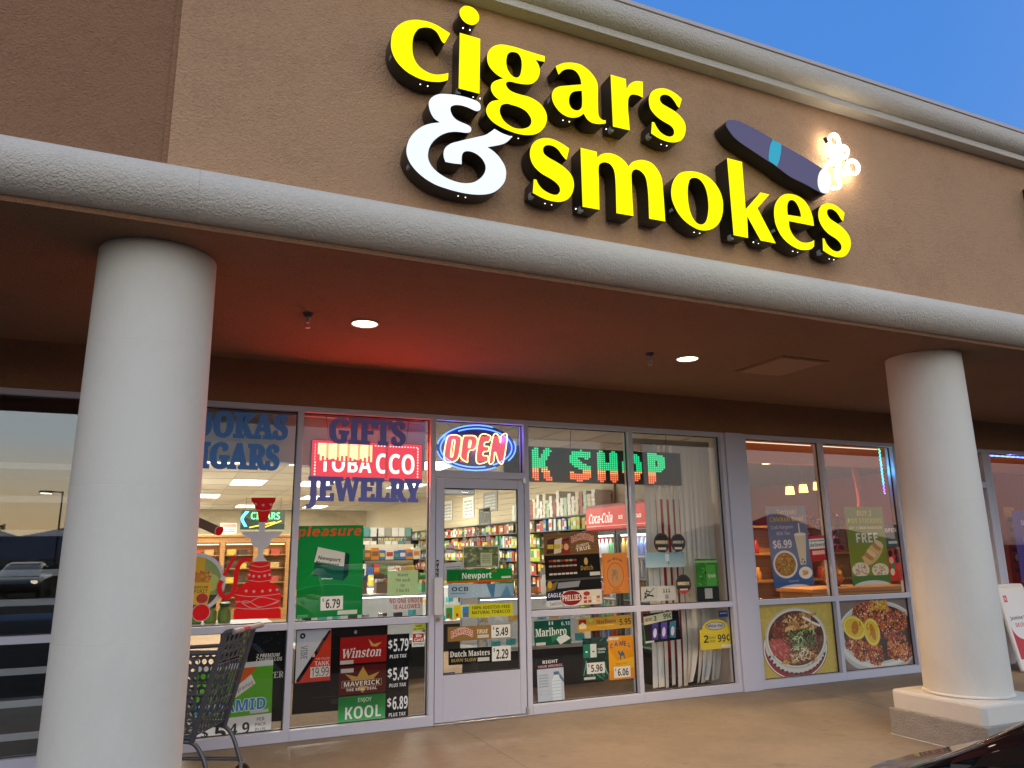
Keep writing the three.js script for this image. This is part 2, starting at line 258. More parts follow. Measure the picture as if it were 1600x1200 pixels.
letter(LY('s', 'cigars'), [outline([930, 100, K], '1015,410* 985,515* 960,490 930,440 890,390 840,362 790,362 762,385 758,425 785,465 840,500 910,540 970,585 1025,645 1055,705 1060,770 1045,840 1005,895 940,918 870,915 800,895 730,862 655,812* 665,680* 690,683* 720,740 760,795 815,835 870,852 910,840 925,805 915,760 880,720 820,685 750,640 690,585 645,520 630,450 632,390 655,335 700,300 760,285 830,290 900,320 960,360')], yellowFace);
letter('glowing white ampersand under the word cigars on the brown fascia', [outline([620, 130, 6], '400,102 470,102 560,112 650,132 720,155 765,178 785,210 780,250 750,262 710,248 660,225 600,208 545,205 510,220 502,250 520,300 555,340 600,365 650,385 690,410 698,440 680,462 640,465 580,457 510,457 440,475 380,510 330,560 300,620 292,690 310,750 350,805 410,855 490,900 580,930 660,938 730,925 790,885 825,835 832,780 810,725 770,680 720,650 670,637 630,645 610,680 608,760* 530,752 455,738* 440,690 440,640 460,600 510,565 580,545 660,525 750,505 830,485 880,455 915,428* 990,470 1080,502* 1040,545 980,575 850,600* 920,650 980,720 1020,800 1022,880 1000,940 950,995 890,1030 800,1045 690,1040 580,1020 470,990 360,950 260,890 180,820 120,740 92,660 95,590 120,520 170,455 240,405 320,378 405,368* 350,330 315,270 300,210 305,165 340,125')], whiteFace);
letter('glowing yellow first letter s of the word smokes on the brown fascia', [outline([810, 200, K], '595,240* 565,372* 545,358 510,315 470,260 420,218 360,200 310,210 288,250 300,300 350,345 430,390 510,440 580,500 630,570 650,650 642,730 610,800 560,845 490,865 410,860 330,840 250,805 168,760* 180,602* 210,605* 235,660 280,715 340,755 410,782 460,778 487,740 480,690 440,640 370,590 290,545 220,490 165,420 138,340 138,260 165,190 220,140 300,118 380,125 460,155 530,195')], yellowFace);
letter(LY('m', 'smokes'), [outline([890, 220, K], '128,82* 318,128* 322,200* 360,165 410,148 470,145 540,165 600,200 650,245 690,300* 730,255 790,230 850,225 920,240 980,275 1030,335 1065,400 1085,470 1095,580 1108,750 1120,945* 932,912* 928,800 922,650 910,520 890,430 850,370 800,338 755,340 728,375 725,430 730,560 738,720 748,882* 548,848* 545,700 540,520 530,390 510,320 470,270 420,252 375,258 345,285 338,340 342,450 345,600 350,808* 152,772*')], yellowFace);
letter(LY('o', 'smokes'), [outline([1030, 240, K], '340,207 420,212 500,235 580,278 650,345 705,430 740,530 748,630 735,730 700,815 640,872 560,900 470,893 380,850 300,790 230,710 180,620 148,530 140,440 155,350 190,280 250,225')], yellowFace,
  [outline([1030, 240, K], '400,283 450,290 500,330 540,400 565,490 577,600 572,700 550,790 510,828 460,825 410,780 370,700 345,600 335,500 335,400 350,325 370,293')]);
letter(LY('k', 'smokes'), [outline([1110, 240, K], '195,52* 370,98* 412,655* 585,455* 690,480* 550,640* 765,1052* 588,1018* 430,730* 440,988* 272,955*')], yellowFace);
letter(LY('e', 'smokes'), [outline([1190, 260, K], '612,698* 605,630 585,550 550,470 500,400 430,350 350,325 280,325 220,355 175,410 150,480 147,570 160,660 190,740 235,820 300,890 370,940 450,975 530,980 580,968 615,935* 615,865* 575,885 520,895 460,885 400,845 355,785 325,710 318,640*')], yellowFace,
  [outline([1190, 260, K], '305,568* 462,592* 455,540 430,470 395,415 355,393 320,405 303,445 300,500')]);
letter('glowing yellow last letter s of the word smokes on the brown fascia', [outline([1190, 260, K], '972,545* 955,642* 935,625 905,575 870,530 820,500 780,503 765,530 775,575 810,620 870,660 940,710 1000,775 1035,840 1045,910 1030,980 990,1040 930,1065 860,1060 790,1030 720,985* 715,842* 735,848* 760,905 800,955 850,990 895,997 930,975 935,930 910,885 860,840 790,795 730,735 685,660 665,585 670,510 700,460 750,435 810,435 870,458 925,500')], yellowFace);
for (const [x, y] of [[1.5, 4.3], [2.4, 3.8], [3.4, 3.7]]) { const l = new THREE.PointLight(lin(1, 0.93, 0.1), 0.12); l.position.set(x, y, FACE + 0.3); l.castShadow = true; l.shadow.radius = 8; scene.add(l); }
// the cigar sign
{
  const Z8 = [1110, 170, 8], t = thing('cigar_sign', 'dark purple cigar-shaped sign with teal band and glowing white tip', 'sign');
  const body = outline(Z8, '240,138 330,145 450,195 600,275 780,380 890,445 1050,535 1200,620 1320,695 1400,748 1470,790 1505,860 1500,960 1475,1045 1440,1062 1370,1045 1200,950 1000,850 830,725 700,640 550,540 400,440 300,360 230,270 195,205 205,158');
  mesh('sign_case', new THREE.ExtrudeGeometry(new THREE.Shape(body), { depth: FACE - BACK - 0.002, bevelEnabled: false }).translate(0, 0, BACK), caseMat, t);
  mesh('cigar_face', new THREE.ShapeGeometry(new THREE.Shape(body)).translate(0, 0, FACE), std(lin(0.11, 0.085, 0.21), 0.4), t);
  mesh('cigar_band', new THREE.ShapeGeometry(new THREE.Shape(outline(Z8, '775,385* 885,445* 880,530 860,640 830,722* 725,648* 728,560 745,460'))).translate(0, 0, FACE + 0.002), new THREE.MeshStandardMaterial({ color: lin(0, 0.4, 0.55), emissive: lin(0, 0.3, 0.45), emissiveIntensity: 0.35, roughness: 0.4 }), t).name = 'band_light';
  mesh('glowing_tip', new THREE.ShapeGeometry(new THREE.Shape(outline(Z8, '1400,748* 1360,800 1340,880 1345,970 1380,1040 1440,1062* 1475,1045 1500,960 1505,860 1470,790'))).translate(0, 0, FACE + 0.002), glow(lin(1, 1, 1), 1.1), t).name = 'tip_light';
  // neon smoke on stand-offs
  const n = thing('neon_smoke', 'white neon tube smoke curls at the tip of the cigar sign', 'neon sign'), P = (x, y, z = 2.93) => at(1260 + x / 10, 190 + y / 10, 'z', z), nm = glow(lin(1, 0.93, 0.78), 9, 0xffffff);
  const paths = [[[300, 720], [330, 660], [400, 590], [460, 520], [480, 440], [440, 400], [380, 375], [358, 310], [372, 235], [425, 205], [480, 240], [505, 320], [505, 400], [480, 470]],
    [[410, 1040], [510, 1020], [505, 930], [465, 850], [480, 760], [500, 660], [510, 570], [545, 500], [545, 420], [580, 390], [630, 430], [640, 500], [600, 560], [540, 570]],
    [[450, 800], [560, 790], [660, 800], [760, 810], [808, 760], [800, 680], [740, 620], [670, 620], [635, 680], [650, 740]]];
  for (const q of paths) mesh('neon_tube', tube(q.map((v) => P(...v)), 0.014, 90, 8), nm, n);
  for (const [x, y, r] of [[425, 280], [570, 480], [350, 575], [430, 715], [610, 600], [700, 700]]) { const a = P(x, y, BACK), b = P(x, y, 2.925); mesh('tube_support', bar(a, b, 0.006), M.dark, n); }
  const e0 = P(305, 260, BACK - 0.01), e1 = P(325, 330, 2.96); mesh('electrode_cap', bar(P(285, 250), P(325, 330), 0.014), M.dark, n);
  for (const [x, y] of [[430, 320], [600, 480], [720, 720], [480, 900]]) { const l = new THREE.PointLight(lin(1, 0.85, 0.6), 0.1); l.position.copy(P(x, y)); l.position.z += 0.02; l.castShadow = true; l.shadow.radius = 1; n.add(l); }
}
// ---------- shop windows ----------
const GZ = -0.06, SILL = 0.085, TR0 = 0.853, TR1 = 0.909, MW = 0.05;
function pane(t, x0, y0, x1, y1, z = GZ, gm = M.glass) {
  const g = 0.007;
  const p = mesh('pane', box(x0 + 0.002, y0 + 0.002, z - 0.003, x1 - 0.002, y1 - 0.002, z + 0.003), gm, t);
  for (const [a, b, c, d] of [[x0, y0, x0 + g, y1], [x1 - g, y0, x1, y1], [x0 + g, y0, x1 - g, y0 + g], [x0 + g, y1 - g, x1 - g, y1]]) mesh('gasket', box(a, b, z - 0.009, c, d, z + 0.009), M.gasket, p);
  return p;
}
function shopWindow(label, xl, xr, o = {}) {   // clear opening xl..xr; its right-hand mullion belongs to it
  const t = thing('shop_window', label, 'window', [0, 0, 0], o.group ?? 'aluminium framed shop windows'), f = M.frame, a = o.left ? xl - MW : xl;
  mesh('sill', rbox(a, 0.001, -0.115, xr + MW, SILL, 0.002, 0.004), f, t); mesh('head', rbox(a, HEAD - MW, -0.115, xr + MW, HEAD - 0.001, 0.002, 0.004), f, t);
  if (o.left) mesh('mullion', rbox(xl - MW, SILL, -0.113, xl, HEAD - MW, 0, 0.003), f, t);
  mesh('mullion', rbox(xr, SILL, -0.113, xr + MW, HEAD - MW, 0, 0.003), f, t);
  mesh('transom_bar', rbox(xl, TR0, -0.111, xr, TR1, -0.002, 0.003), f, t);
  const gm = o.glass ?? M.glass; pane(t, xl, SILL, xr, TR0, GZ, gm); pane(t, xl, TR1, xr, HEAD - MW, GZ, gm);
  return t;
}
shopWindow('shop window with blue painted lettering and a red hookah decal', -0.252, 0.906, { left: true });
shopWindow('shop window with the red LED sign and tall green poster', 0.956, 2.113);
shopWindow('shop window between the door and the vertical blinds, orange poster inside', 3.114, 4.273);
shopWindow('shop window with white vertical blinds behind it', 4.323, 5.479);
shopWindow('restaurant window with the noodle soup picture in its lower pane', 5.785 + MW, 6.952, { left: true, glass: M.midGlass });
shopWindow('restaurant window with the glazed chicken picture in its lower pane', 7.002, 8.165, { glass: M.midGlass });
{
  const stripes = std(lin(0.3, 0.34, 0.37), 0.7);
  for (const [xl, xr, l] of [[-1.9, -0.61, 'dark shop window with frosted horizontal stripes beside the cream column'], [-3.16, -1.95, 'dark shop window with frosted horizontal stripes, further along'], [-4.42, -3.21, 'dark shop window with frosted horizontal stripes, at the far end']]) {
    const t = shopWindow(l, xl, xr, { glass: M.darkGlass, group: 'dark striped shop windows' });
    for (const y of [2.14, 1.89, 1.64, 1.35, 1.14, 0.66, 0.44, 0.22]) mesh('frosted_stripe', box(xl + 0.008, y - 0.024, GZ - 0.0055, xr - 0.008, y + 0.024, GZ - 0.004), stripes, t);
  }
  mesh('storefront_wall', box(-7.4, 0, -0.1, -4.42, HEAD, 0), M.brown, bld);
}
// the glass door
const door = thing('shop_door', 'white aluminium glass door covered in price strips', 'door');
{
  const f = M.frame, x0 = 2.163, x1 = 3.064, d0 = x0 + 0.008, d1 = x1 - 0.008, DT = 2.125, zf = -0.006, zb = -0.052;
  const fr = mesh('door_frame', rbox(x1, 0.001, -0.113, x1 + MW, HEAD - MW, 0, 0.003), f, door);
  mesh('head', rbox(x0, HEAD - MW, -0.115, x1 + MW, HEAD - 0.001, 0.002, 0.004), f, door);
  mesh('transom_bar', rbox(x0, 2.137, -0.111, x1, 2.2, 0, 0.003), f, door);
  pane(door, x0, 2.2, x1, HEAD - MW);
  mesh('threshold', rbox(x0, 0.001, -0.11, x1, 0.014, 0.02, 0.004), M.steel, door);
  mesh('stile', rbox(d0, 0.02, zb, d0 + 0.078, DT, zf, 0.004), f, door); mesh('stile', rbox(d1 - 0.062, 0.02, zb, d1, DT, zf, 0.004), f, door);
  mesh('rail', rbox(d0 + 0.078, DT - 0.085, zb, d1 - 0.062, DT, zf - 0.001, 0.004), f, door); mesh('bottom_panel', rbox(d0 + 0.078, 0.02, zb, d1 - 0.062, 0.4, zf - 0.001, 0.004), f, door);
  pane(door, d0 + 0.078, 0.4, d1 - 0.062, DT - 0.085, -0.03);
  mesh('pivot_hinge', rbox(d1 - 0.012, DT - 0.03, zf, d1 + 0.022, DT + 0.03, 0.012, 0.004), M.steel, door); mesh('pivot_hinge', rbox(d1 - 0.012, 0.02, zf, d1 + 0.02, 0.075, 0.012, 0.004), M.steel, door);
  for (const x of [d0 + 0.2, d0 + 0.45, d1 - 0.2]) mesh('screw', cyl(0.005, 0.005, 0.004, 0, 0, 0, 10).rotateX(Math.PI / 2).translate(x, 0.06, zf - 0.001), M.steel, door);
  const hp = at(683, 932, 'z', 0.03), hd = mesh('pull_handle', rbox(hp.x - 0.03, hp.y - 0.16, 0.03, hp.x + 0.05, hp.y + 0.165, 0.045, 0.006), std(lin(0.66, 0.64, 0.66), 0.35, { metalness: 0.3 }), door);
  for (const y of [-0.12, 0.12]) mesh('handle_post', bar(V(hp.x + 0.01, hp.y + y, zf), V(hp.x + 0.01, hp.y + y, 0.031), 0.012), M.steel, hd);
  const lp = at(684, 968, 'z', 0); mesh('lock_cylinder', cyl(0.018, 0.018, 0.014, 0, 0, 0, 20).rotateX(Math.PI / 2).translate(lp.x, lp.y, 0.002), std(lin(0.45, 0.3, 0.12), 0.3, { metalness: 1 }), door);
  mesh('door_closer', rbox(d0 + 0.1, DT - 0.14, zb - 0.06, d0 + 0.4, DT - 0.085, zb - 0.004, 0.008), M.steel, door);
}

// ---------- flat print: posters, stickers and lettering on the glass ----------
function T(c, s, x, y, size, fill, o = {}) {
  c.save(); c.translate(x, y); if (o.rot) c.rotate(R(o.rot)); if (o.it) c.transform(1, 0, -o.it, 1, 0, 0);
  c.font = `${o.thin ? '' : 'bold '}${size}px ${o.f ?? 'sans-serif'}`; c.textAlign = 'left'; c.textBaseline = 'alphabetic';
  const w = c.measureText(s).width, k = o.w ? o.w / w : o.k ?? 1; c.scale(k, o.sy ?? 1);
  const dx = o.a === 'c' ? -w / 2 : o.a === 'r' ? -w : 0;
  if (o.st) { c.strokeStyle = o.st; c.lineWidth = o.sw ?? size * 0.12; c.lineJoin = 'round'; c.strokeText(s, dx, 0); }
  c.fillStyle = fill; c.fillText(s, dx, 0); c.restore();
}
const rect = (c, x, y, w, h, f) => { c.fillStyle = f; c.fillRect(x, y, w, h); };
const poly = (c, pts, f) => { c.fillStyle = f; c.beginPath(); pts.forEach(([x, y], i) => (i ? c.lineTo(x, y) : c.moveTo(x, y))); c.closePath(); c.fill(); };
const ell = (c, x, y, a, b, f, rot = 0, line, lw) => { c.beginPath(); c.ellipse(x, y, a, b, rot, 0, 7); if (f) { c.fillStyle = f; c.fill(); } if (line) { c.strokeStyle = line; c.lineWidth = lw ?? 3; c.stroke(); } };
const stroke = (c, pts, col, lw) => { c.strokeStyle = col; c.lineWidth = lw; c.lineCap = c.lineJoin = 'round'; c.beginPath(); pts.forEach(([x, y], i) => (i ? c.lineTo(x, y) : c.moveTo(x, y))); c.stroke(); };
const small = (c, x, y, w, h, col, n = 3) => { for (let i = 0; i < n; i++) for (let u = 0; u < w;) { const l = rr(2, 7); rect(c, x + u, y + i * h / n, Math.min(l, w - u), h / n * 0.55, col); u += l + 2; } };   // print too small to read
function canvas(w, h, draw) { const cv = document.createElement('canvas'); cv.width = Math.round(w); cv.height = Math.round(h); const c = cv.getContext('2d'); draw(c, cv.width, cv.height); const t = new THREE.CanvasTexture(cv); t.colorSpace = THREE.SRGBColorSpace; return t; }
const paperEdge = std(lin(0.5, 0.5, 0.48), 0.7);
function poster(name, label, category, tl, tr, bl, z, draw, o = {}) {
  const a = at(...tl, 'z', z), b = at(...tr, 'z', z), c = at(...bl, 'z', z), w = a.distanceTo(b), h = a.distanceTo(c), ang = o.level ? 0 : Math.atan2(b.y - a.y, b.x - a.x);
  const k = o.res ?? 620, m = phys(0xffffff, 1, { map: canvas(w * k, h * k, draw), transmission: o.thru ?? 0.3, specularIntensity: 0.3 });
  const p = mesh(name, new THREE.PlaneGeometry(w, h).translate(w / 2, -h / 2, 0), m);
  p.position.copy(a); p.rotation.z = ang; return tag(p, label, category, o.group);
}
const PZ = GZ - 0.012, DZ = -0.03 - 0.012;   // just behind the panes; just behind the door's pane
// price cards
const price = (c, x, y, w, h, s, col = '#222') => { rect(c, x, y, w, h, '#e8e8e4'); T(c, '$', x + w * 0.06, y + h * 0.36, h * 0.34, col, { thin: 1 }); T(c, s, x + w * 0.55, y + h * 0.85, h * 0.88, col, { a: 'c', w: w * 0.66, thin: 0 }); };
const bars = (c, x, y, w, h) => rect(c, x, y, w, h, '#cfcfcb');

poster('advertising_poster', 'tall green poster with an orange headline, a cigarette pack and price 6.79', 'poster', [466.5, 822], [568, 820.5], [461.5, 967], PZ, (c, W, H) => {
  rect(c, 0, 0, W, H, '#0f8f3f'); rect(c, 0, 0, W * 0.9, H * 0.012, '#0a6a2e');
  T(c, 'pleasure', -W * 0.03, H * 0.115, H * 0.145, '#e2551f', { it: 0.18, w: W * 1.0, f: 'sans-serif' });
  poly(c, [[W * 0.27, H * 0.25], [W * 0.72, H * 0.3], [W * 0.7, H * 0.62], [W * 0.24, H * 0.55]], '#0c5f4e'); poly(c, [[W * 0.3, H * 0.235], [W * 0.74, H * 0.31], [W * 0.7, H * 0.46], [W * 0.25, H * 0.4]], '#d9dbd6');
  poly(c, [[W * 0.72, H * 0.3], [W * 0.79, H * 0.33], [W * 0.77, H * 0.56], [W * 0.69, H * 0.62]], '#0a4038'); T(c, 'Newport', W * 0.3, H * 0.37, H * 0.055, '#1c2f2a', { rot: 9, w: W * 0.35 }); T(c, 'Newport', W * 0.27, H * 0.42, H * 0.05, '#1c2f2a', { rot: 9, w: W * 0.36 });
  ell(c, W * 0.5, H * 0.95, W * 0.9, H * 0.3, '#0c8238', 0, '#3fae69', 2); T(c, '~', W * 0.35, H * 0.62, H * 0.09, '#c8e4d8', { w: W * 0.2 });
  price(c, W * 0.36, H * 0.78, W * 0.34, H * 0.15, '6.79'); bars(c, W * 0.62, H * 0.94, W * 0.3, H * 0.045); small(c, W * 0.02, H * 0.965, W * 0.16, H * 0.03, '#9fd3b0', 2);
});
poster('paper_notice', 'pale green paper notice about water prices taped inside the window', 'notice', [605.5, 892], [653, 890.5], [604, 931], PZ, (c, W, H) => { rect(c, 0, 0, W, H, '#b7d39a'); ['Water', '79¢ each', 'Or', '2 for $1'].forEach((s, i) => T(c, s, W / 2, H * (0.24 + i * 0.21), H * 0.16, '#2c3a24', { a: 'c', thin: 1, f: 'serif' })); });
poster('advertising_poster', 'black backing board low in the window behind the vape pen card', 'poster', [463, 983], [606, 976.5], [452, 1117], PZ - 0.02, (c, W, H) => { rect(c, 0, 0, W, H, '#0d0d0f'); ell(c, W * 0.64, H * 0.07, 8, 10, '#8d9296'); small(c, W * 0.2, H * 0.82, W * 0.3, H * 0.02, '#33363a', 1); rect(c, W * 0.4, H * 0.86, W * 0.1, H * 0.06, '#26282b'); });
poster('advertising_poster', 'white and red diagonal poster with a black vape pen and 19.99', 'poster', [464, 985.5], [518, 982], [461, 1068], PZ, (c, W, H) => {
  rect(c, 0, 0, W, H, '#d3402b'); poly(c, [[0, 0], [W, 0], [0, H]], '#d5dbe2'); T(c, 'VIBE', W * 0.13, H * 0.3, W * 0.26, '#5b6672', { rot: 90, thin: 1, w: H * 0.26 }); ell(c, W * 0.17, H * 0.11, W * 0.08, W * 0.08, '#1b2026'); ell(c, W * 0.17, H * 0.11, W * 0.03, W * 0.03, '#d5dbe2');
  stroke(c, [[W * 0.08, H * 0.95], [W * 0.62, H * 0.4]], '#17181a', W * 0.1); stroke(c, [[W * 0.62, H * 0.4], [W * 0.8, H * 0.2]], '#5c4335', W * 0.1); stroke(c, [[W * 0.8, H * 0.2], [W * 0.94, H * 0.06]], '#1b1b1c', W * 0.07); rect(c, W * 0.46, H * 0.46, W * 0.08, H * 0.07, '#e7c9b8');
  T(c, 'PRE-FILLED', W * 0.97, H * 0.59, H * 0.055, '#f0d8cf', { a: 'r', thin: 1 }); T(c, 'TANK', W * 0.96, H * 0.7, H * 0.12, '#fff', { a: 'r', thin: 1 });
  rect(c, W * 0.42, H * 0.72, W * 0.56, H * 0.2, '#e6e6e2'); T(c, '19.99', W * 0.7, H * 0.9, H * 0.22, '#222', { a: 'c', w: W * 0.52, thin: 1 });
});
poster('advertising_poster', 'red, dark red and green three-row price board with black price column', 'poster', [532, 996], [639.5, 989.5], [526.5, 1136.5], PZ, (c, W, H) => {
  rect(c, 0, 0, W, H, '#101114'); const L = W * 0.665, h = H / 3;
  rect(c, 0, 0, L, h * 0.92, '#a81c1c'); poly(c, [[L * 0.6, h * 0.1], [L * 0.72, h * 0.3], [L * 0.9, h * 0.24], [L * 0.78, h * 0.4], [L * 0.66, h * 0.36]], '#d8b060'); T(c, 'Winston', L * 0.02, h * 0.72, h * 0.44, '#f2efe9', { f: 'serif', it: 0.2, w: L * 0.86 }); bars(c, L * 0.01, h * 0.8, L * 0.28, h * 0.13);
  rect(c, 0, h * 1.0, L, h * 0.96, '#5a1414'); rect(c, L * 0.03, h * 1.08, L * 0.27, h * 0.14, '#cfcfcb'); poly(c, [[L * 0.5, h * 1.04], [L * 0.62, h * 1.38], [L * 0.86, h * 1.26], [L * 0.7, h * 1.54], [L * 0.5, h * 1.94], [L * 0.3, h * 1.54], [L * 0.12, h * 1.26], [L * 0.38, h * 1.38]], '#c9a24a'); rect(c, L * 0.06, h * 1.5, L * 0.84, h * 0.22, '#4a1010'); c.strokeStyle = '#d9c9a0'; c.lineWidth = 2; c.strokeRect(L * 0.06, h * 1.5, L * 0.84, h * 0.22); T(c, 'MAVERICK', L * 0.48, h * 1.69, h * 0.22, '#f4f0e6', { a: 'c', w: L * 0.78 }); T(c, 'THE REAL DEAL', L * 0.48, h * 1.85, h * 0.13, '#f4f0e6', { a: 'c', w: L * 0.66 });
  const g = c.createLinearGradient(0, h * 2, 0, h * 3); g.addColorStop(0, '#0f7d35'); g.addColorStop(0.75, '#3fa35d'); g.addColorStop(1, '#a9d6b4'); rect(c, 0, h * 2.02, L, h * 0.94, g); T(c, 'ENJOY', L * 0.55, h * 2.24, h * 0.18, '#e8f4ea', { a: 'c', thin: 1 }); T(c, 'KOOL', L * 0.52, h * 2.78, h * 0.56, '#dfeee6', { a: 'c', w: L * 0.8, st: '#14532b', sw: 3 });
  ['5.79', '5.45', '6.89'].forEach((s, i) => { T(c, '$', L + W * 0.02, h * (i + 0.5), h * 0.42, '#dfe6ef', { w: W * 0.07 }); T(c, s, L + W * 0.1, h * (i + 0.6), h * 0.6, '#dfe6ef', { w: W * 0.23 }); T(c, 'PLUS TAX', L + W * 0.17, h * (i + 0.84), h * 0.17, '#dfe6ef', { a: 'c', w: W * 0.25, it: 0.1 }); });
});
poster('window_sticker', 'white and red age-check sticker low in the window by the door', 'sticker', [644, 988], [663.5, 987], [643.5, 1011], PZ, (c, W, H) => { rect(c, 0, 0, W, H, '#dfe6df'); rect(c, W * 0.06, H * 0.1, W * 0.88, H * 0.58, '#b5281f'); T(c, 'We', W / 2, H * 0.36, H * 0.3, '#fff', { a: 'c', it: 0.2 }); T(c, 'Card', W / 2, H * 0.62, H * 0.3, '#fff', { a: 'c', it: 0.2 }); small(c, W * 0.08, H * 0.76, W * 0.84, H * 0.18, '#557', 2); }, { res: 900 });
poster('window_sticker', 'small black and yellow sticker above the age-check sticker', 'sticker', [645.5, 976], [664, 974.5], [646, 985.5], PZ, (c, W, H) => { rect(c, 0, 0, W, H, '#c6cf2b'); T(c, 'SORRY', W / 2, H * 0.45, H * 0.4, '#222', { a: 'c' }); T(c, 'NO CHECKS', W / 2, H * 0.9, H * 0.36, '#222', { a: 'c', w: W * 0.9 }); }, { res: 900 });
poster('advertising_poster', 'green poster with blue headline and big price digits behind the cart', 'poster', [303, 1042], [427, 1031], [297, 1170], PZ, (c, W, H) => {
  rect(c, 0, 0, W, H, '#5fb22a'); rect(c, 0, 0, W, H * 0.07, '#d8dde0'); poly(c, [[W * 0.5, H * 0.07], [W * 0.8, H * 0.07], [W * 0.5, H * 0.4]], '#d8642b'); poly(c, [[W * 0.48, H * 0.34], [W * 0.72, H * 0.16], [W * 0.78, H * 0.28], [W * 0.5, H * 0.46]], '#e6e4df'); T(c, 'Pyramid', W * 0.52, H * 0.39, H * 0.07, '#667', { rot: -24, thin: 1 });
  T(c, 'PYRAMID', W * 0.03, H * 0.61, H * 0.2, '#2a8fd6', { w: W * 0.9, st: '#dff0fb', sw: 7 }); bars(c, W * 0.72, H * 0.62, W * 0.24, H * 0.04); rect(c, 0, H * 0.68, W, H * 0.32, '#e4e7ea');
  T(c, '$', W * 0.12, H * 0.9, H * 0.18, '#333'); T(c, '5', W * 0.28, H * 0.96, H * 0.3, '#333'); T(c, '4 9', W * 0.47, H * 0.9, H * 0.2, '#333', { w: W * 0.26 }); ['PER', 'PACK', 'PLUS', 'TAX'].forEach((s, i) => T(c, s, W * 0.86, H * (0.76 + i * 0.065), H * 0.06, '#444', { a: 'c', thin: 1 }));
});
poster('advertising_poster', 'black poster with small white print beside the cart handle', 'poster', [345, 988], [448, 983], [338, 1136], PZ - 0.02, (c, W, H) => { rect(c, 0, 0, W, H, '#0c0d0c'); rect(c, W * 0.3, 0, W * 0.12, H * 0.5, '#8aa020'); for (let i = 0; i < 40; i++) ell(c, rr(W * 0.2, W), rr(0, H * 0.3), rr(3, 9), rr(3, 9), pick(['#161a14', '#20241c', '#0a0a0a'])); T(c, '2 PREMIUM', W * 0.55, H * 0.3, H * 0.055, '#cfd3d0', { w: W * 0.36, it: 0.15 }); T(c, 'CIGARILLOS', W * 0.55, H * 0.345, H * 0.055, '#cfd3d0', { w: W * 0.4, it: 0.15 }); T(c, 'BLASTER', W * 0.45, H * 0.53, H * 0.09, '#b9bdbb', { w: W * 0.54, f: 'serif' }); });
// door strips
const strip = 'price strips on the door';
poster('price_strip', 'green price strip with white lettering and orange lower edge on the door', 'price strip', [698, 890.5], [800, 887.5], [699.5, 912], DZ, (c, W, H) => { rect(c, 0, 0, W, H, '#0f8a37'); rect(c, 0, H * 0.84, W, H * 0.16, '#c95a25'); poly(c, [[W * 0.66, H * 0.25], [W * 0.74, 0], [W * 0.76, H * 0.25]], '#c95a25'); T(c, 'Newport', W * 0.22, H * 0.7, H * 0.62, '#f0f4f0', { w: W * 0.46 }); bars(c, W * 0.83, H * 0.58, W * 0.15, H * 0.16); });
poster('price_strip', 'pale blue price strip with dark capitals on the door', 'price strip', [700, 913], [802, 911.5], [699, 934.5], DZ, (c, W, H) => { const g = c.createLinearGradient(0, 0, W, 0); g.addColorStop(0, '#9fb8c9'); g.addColorStop(0.55, '#b4cad8'); g.addColorStop(1, '#7fa3bd'); rect(c, 0, 0, W, H, g); for (let i = 0; i < 26; i++) ell(c, W * rr(0.35, 0.6), H * rr(0.2, 0.9), 3, 3, '#c9dbe6'); poly(c, [[W * 0.58, 0], [W * 0.72, 0], [W * 0.7, H], [W * 0.66, H]], '#4f81a5'); poly(c, [[W * 0.8, H], [W * 0.9, H * 0.1], [W * 0.97, H]], '#5b8db1'); T(c, 'OCB', W * 0.05, H * 0.52, H * 0.44, '#2d4456', { w: W * 0.26 }); small(c, W * 0.05, H * 0.64, W * 0.22, H * 0.14, '#56758a', 1); });
poster('price_strip', 'yellow price strip with cigarette packs at its end on the door', 'price strip', [696, 946], [801, 941.5], [695.5, 967], DZ, (c, W, H) => { rect(c, 0, 0, W, H, '#d2cd1e'); rect(c, 0, 0, W * 0.34, H, '#cfe0c8'); rect(c, W * 0.01, H * 0.2, W * 0.09, H * 0.8, '#3a9a48'); rect(c, W * 0.12, H * 0.05, W * 0.11, H * 0.95, '#e3cf1a'); rect(c, W * 0.25, H * 0.16, W * 0.09, H * 0.8, '#3a86b8'); for (const x of [0.04, 0.17, 0.29]) ell(c, W * x, H * 0.75, 7, 10, '#b3371f'); T(c, '100% ADDITIVE-FREE', W * 0.38, H * 0.4, H * 0.34, '#3f4a12', { w: W * 0.58 }); T(c, 'NATURAL TOBACCO', W * 0.38, H * 0.76, H * 0.34, '#3f4a12', { w: W * 0.58 }); });
poster('price_strip', 'brown kraft price strip with arched red lettering and price 5.49', 'price strip', [699.5, 980], [798.5, 974], [700, 1003], DZ, (c, W, H) => { rect(c, 0, 0, W, H, '#9a7440'); [...'BACKWOODS'].forEach((s, i) => T(c, s, W * (0.05 + i * 0.038), H * (0.78 - 0.28 * Math.sin((i + 0.5) / 9 * Math.PI)), H * 0.52, '#b3271d', { st: '#f2e9dc', sw: 6, k: 0.62 })); T(c, 'TRUE', W * 0.44, H * 0.58, H * 0.4, '#ece2cc', { it: 0.2, w: W * 0.18 }); bars(c, W * 0.46, H * 0.66, W * 0.18, H * 0.22); price(c, W * 0.68, H * 0.04, W * 0.31, H * 0.92, '5.49'); });
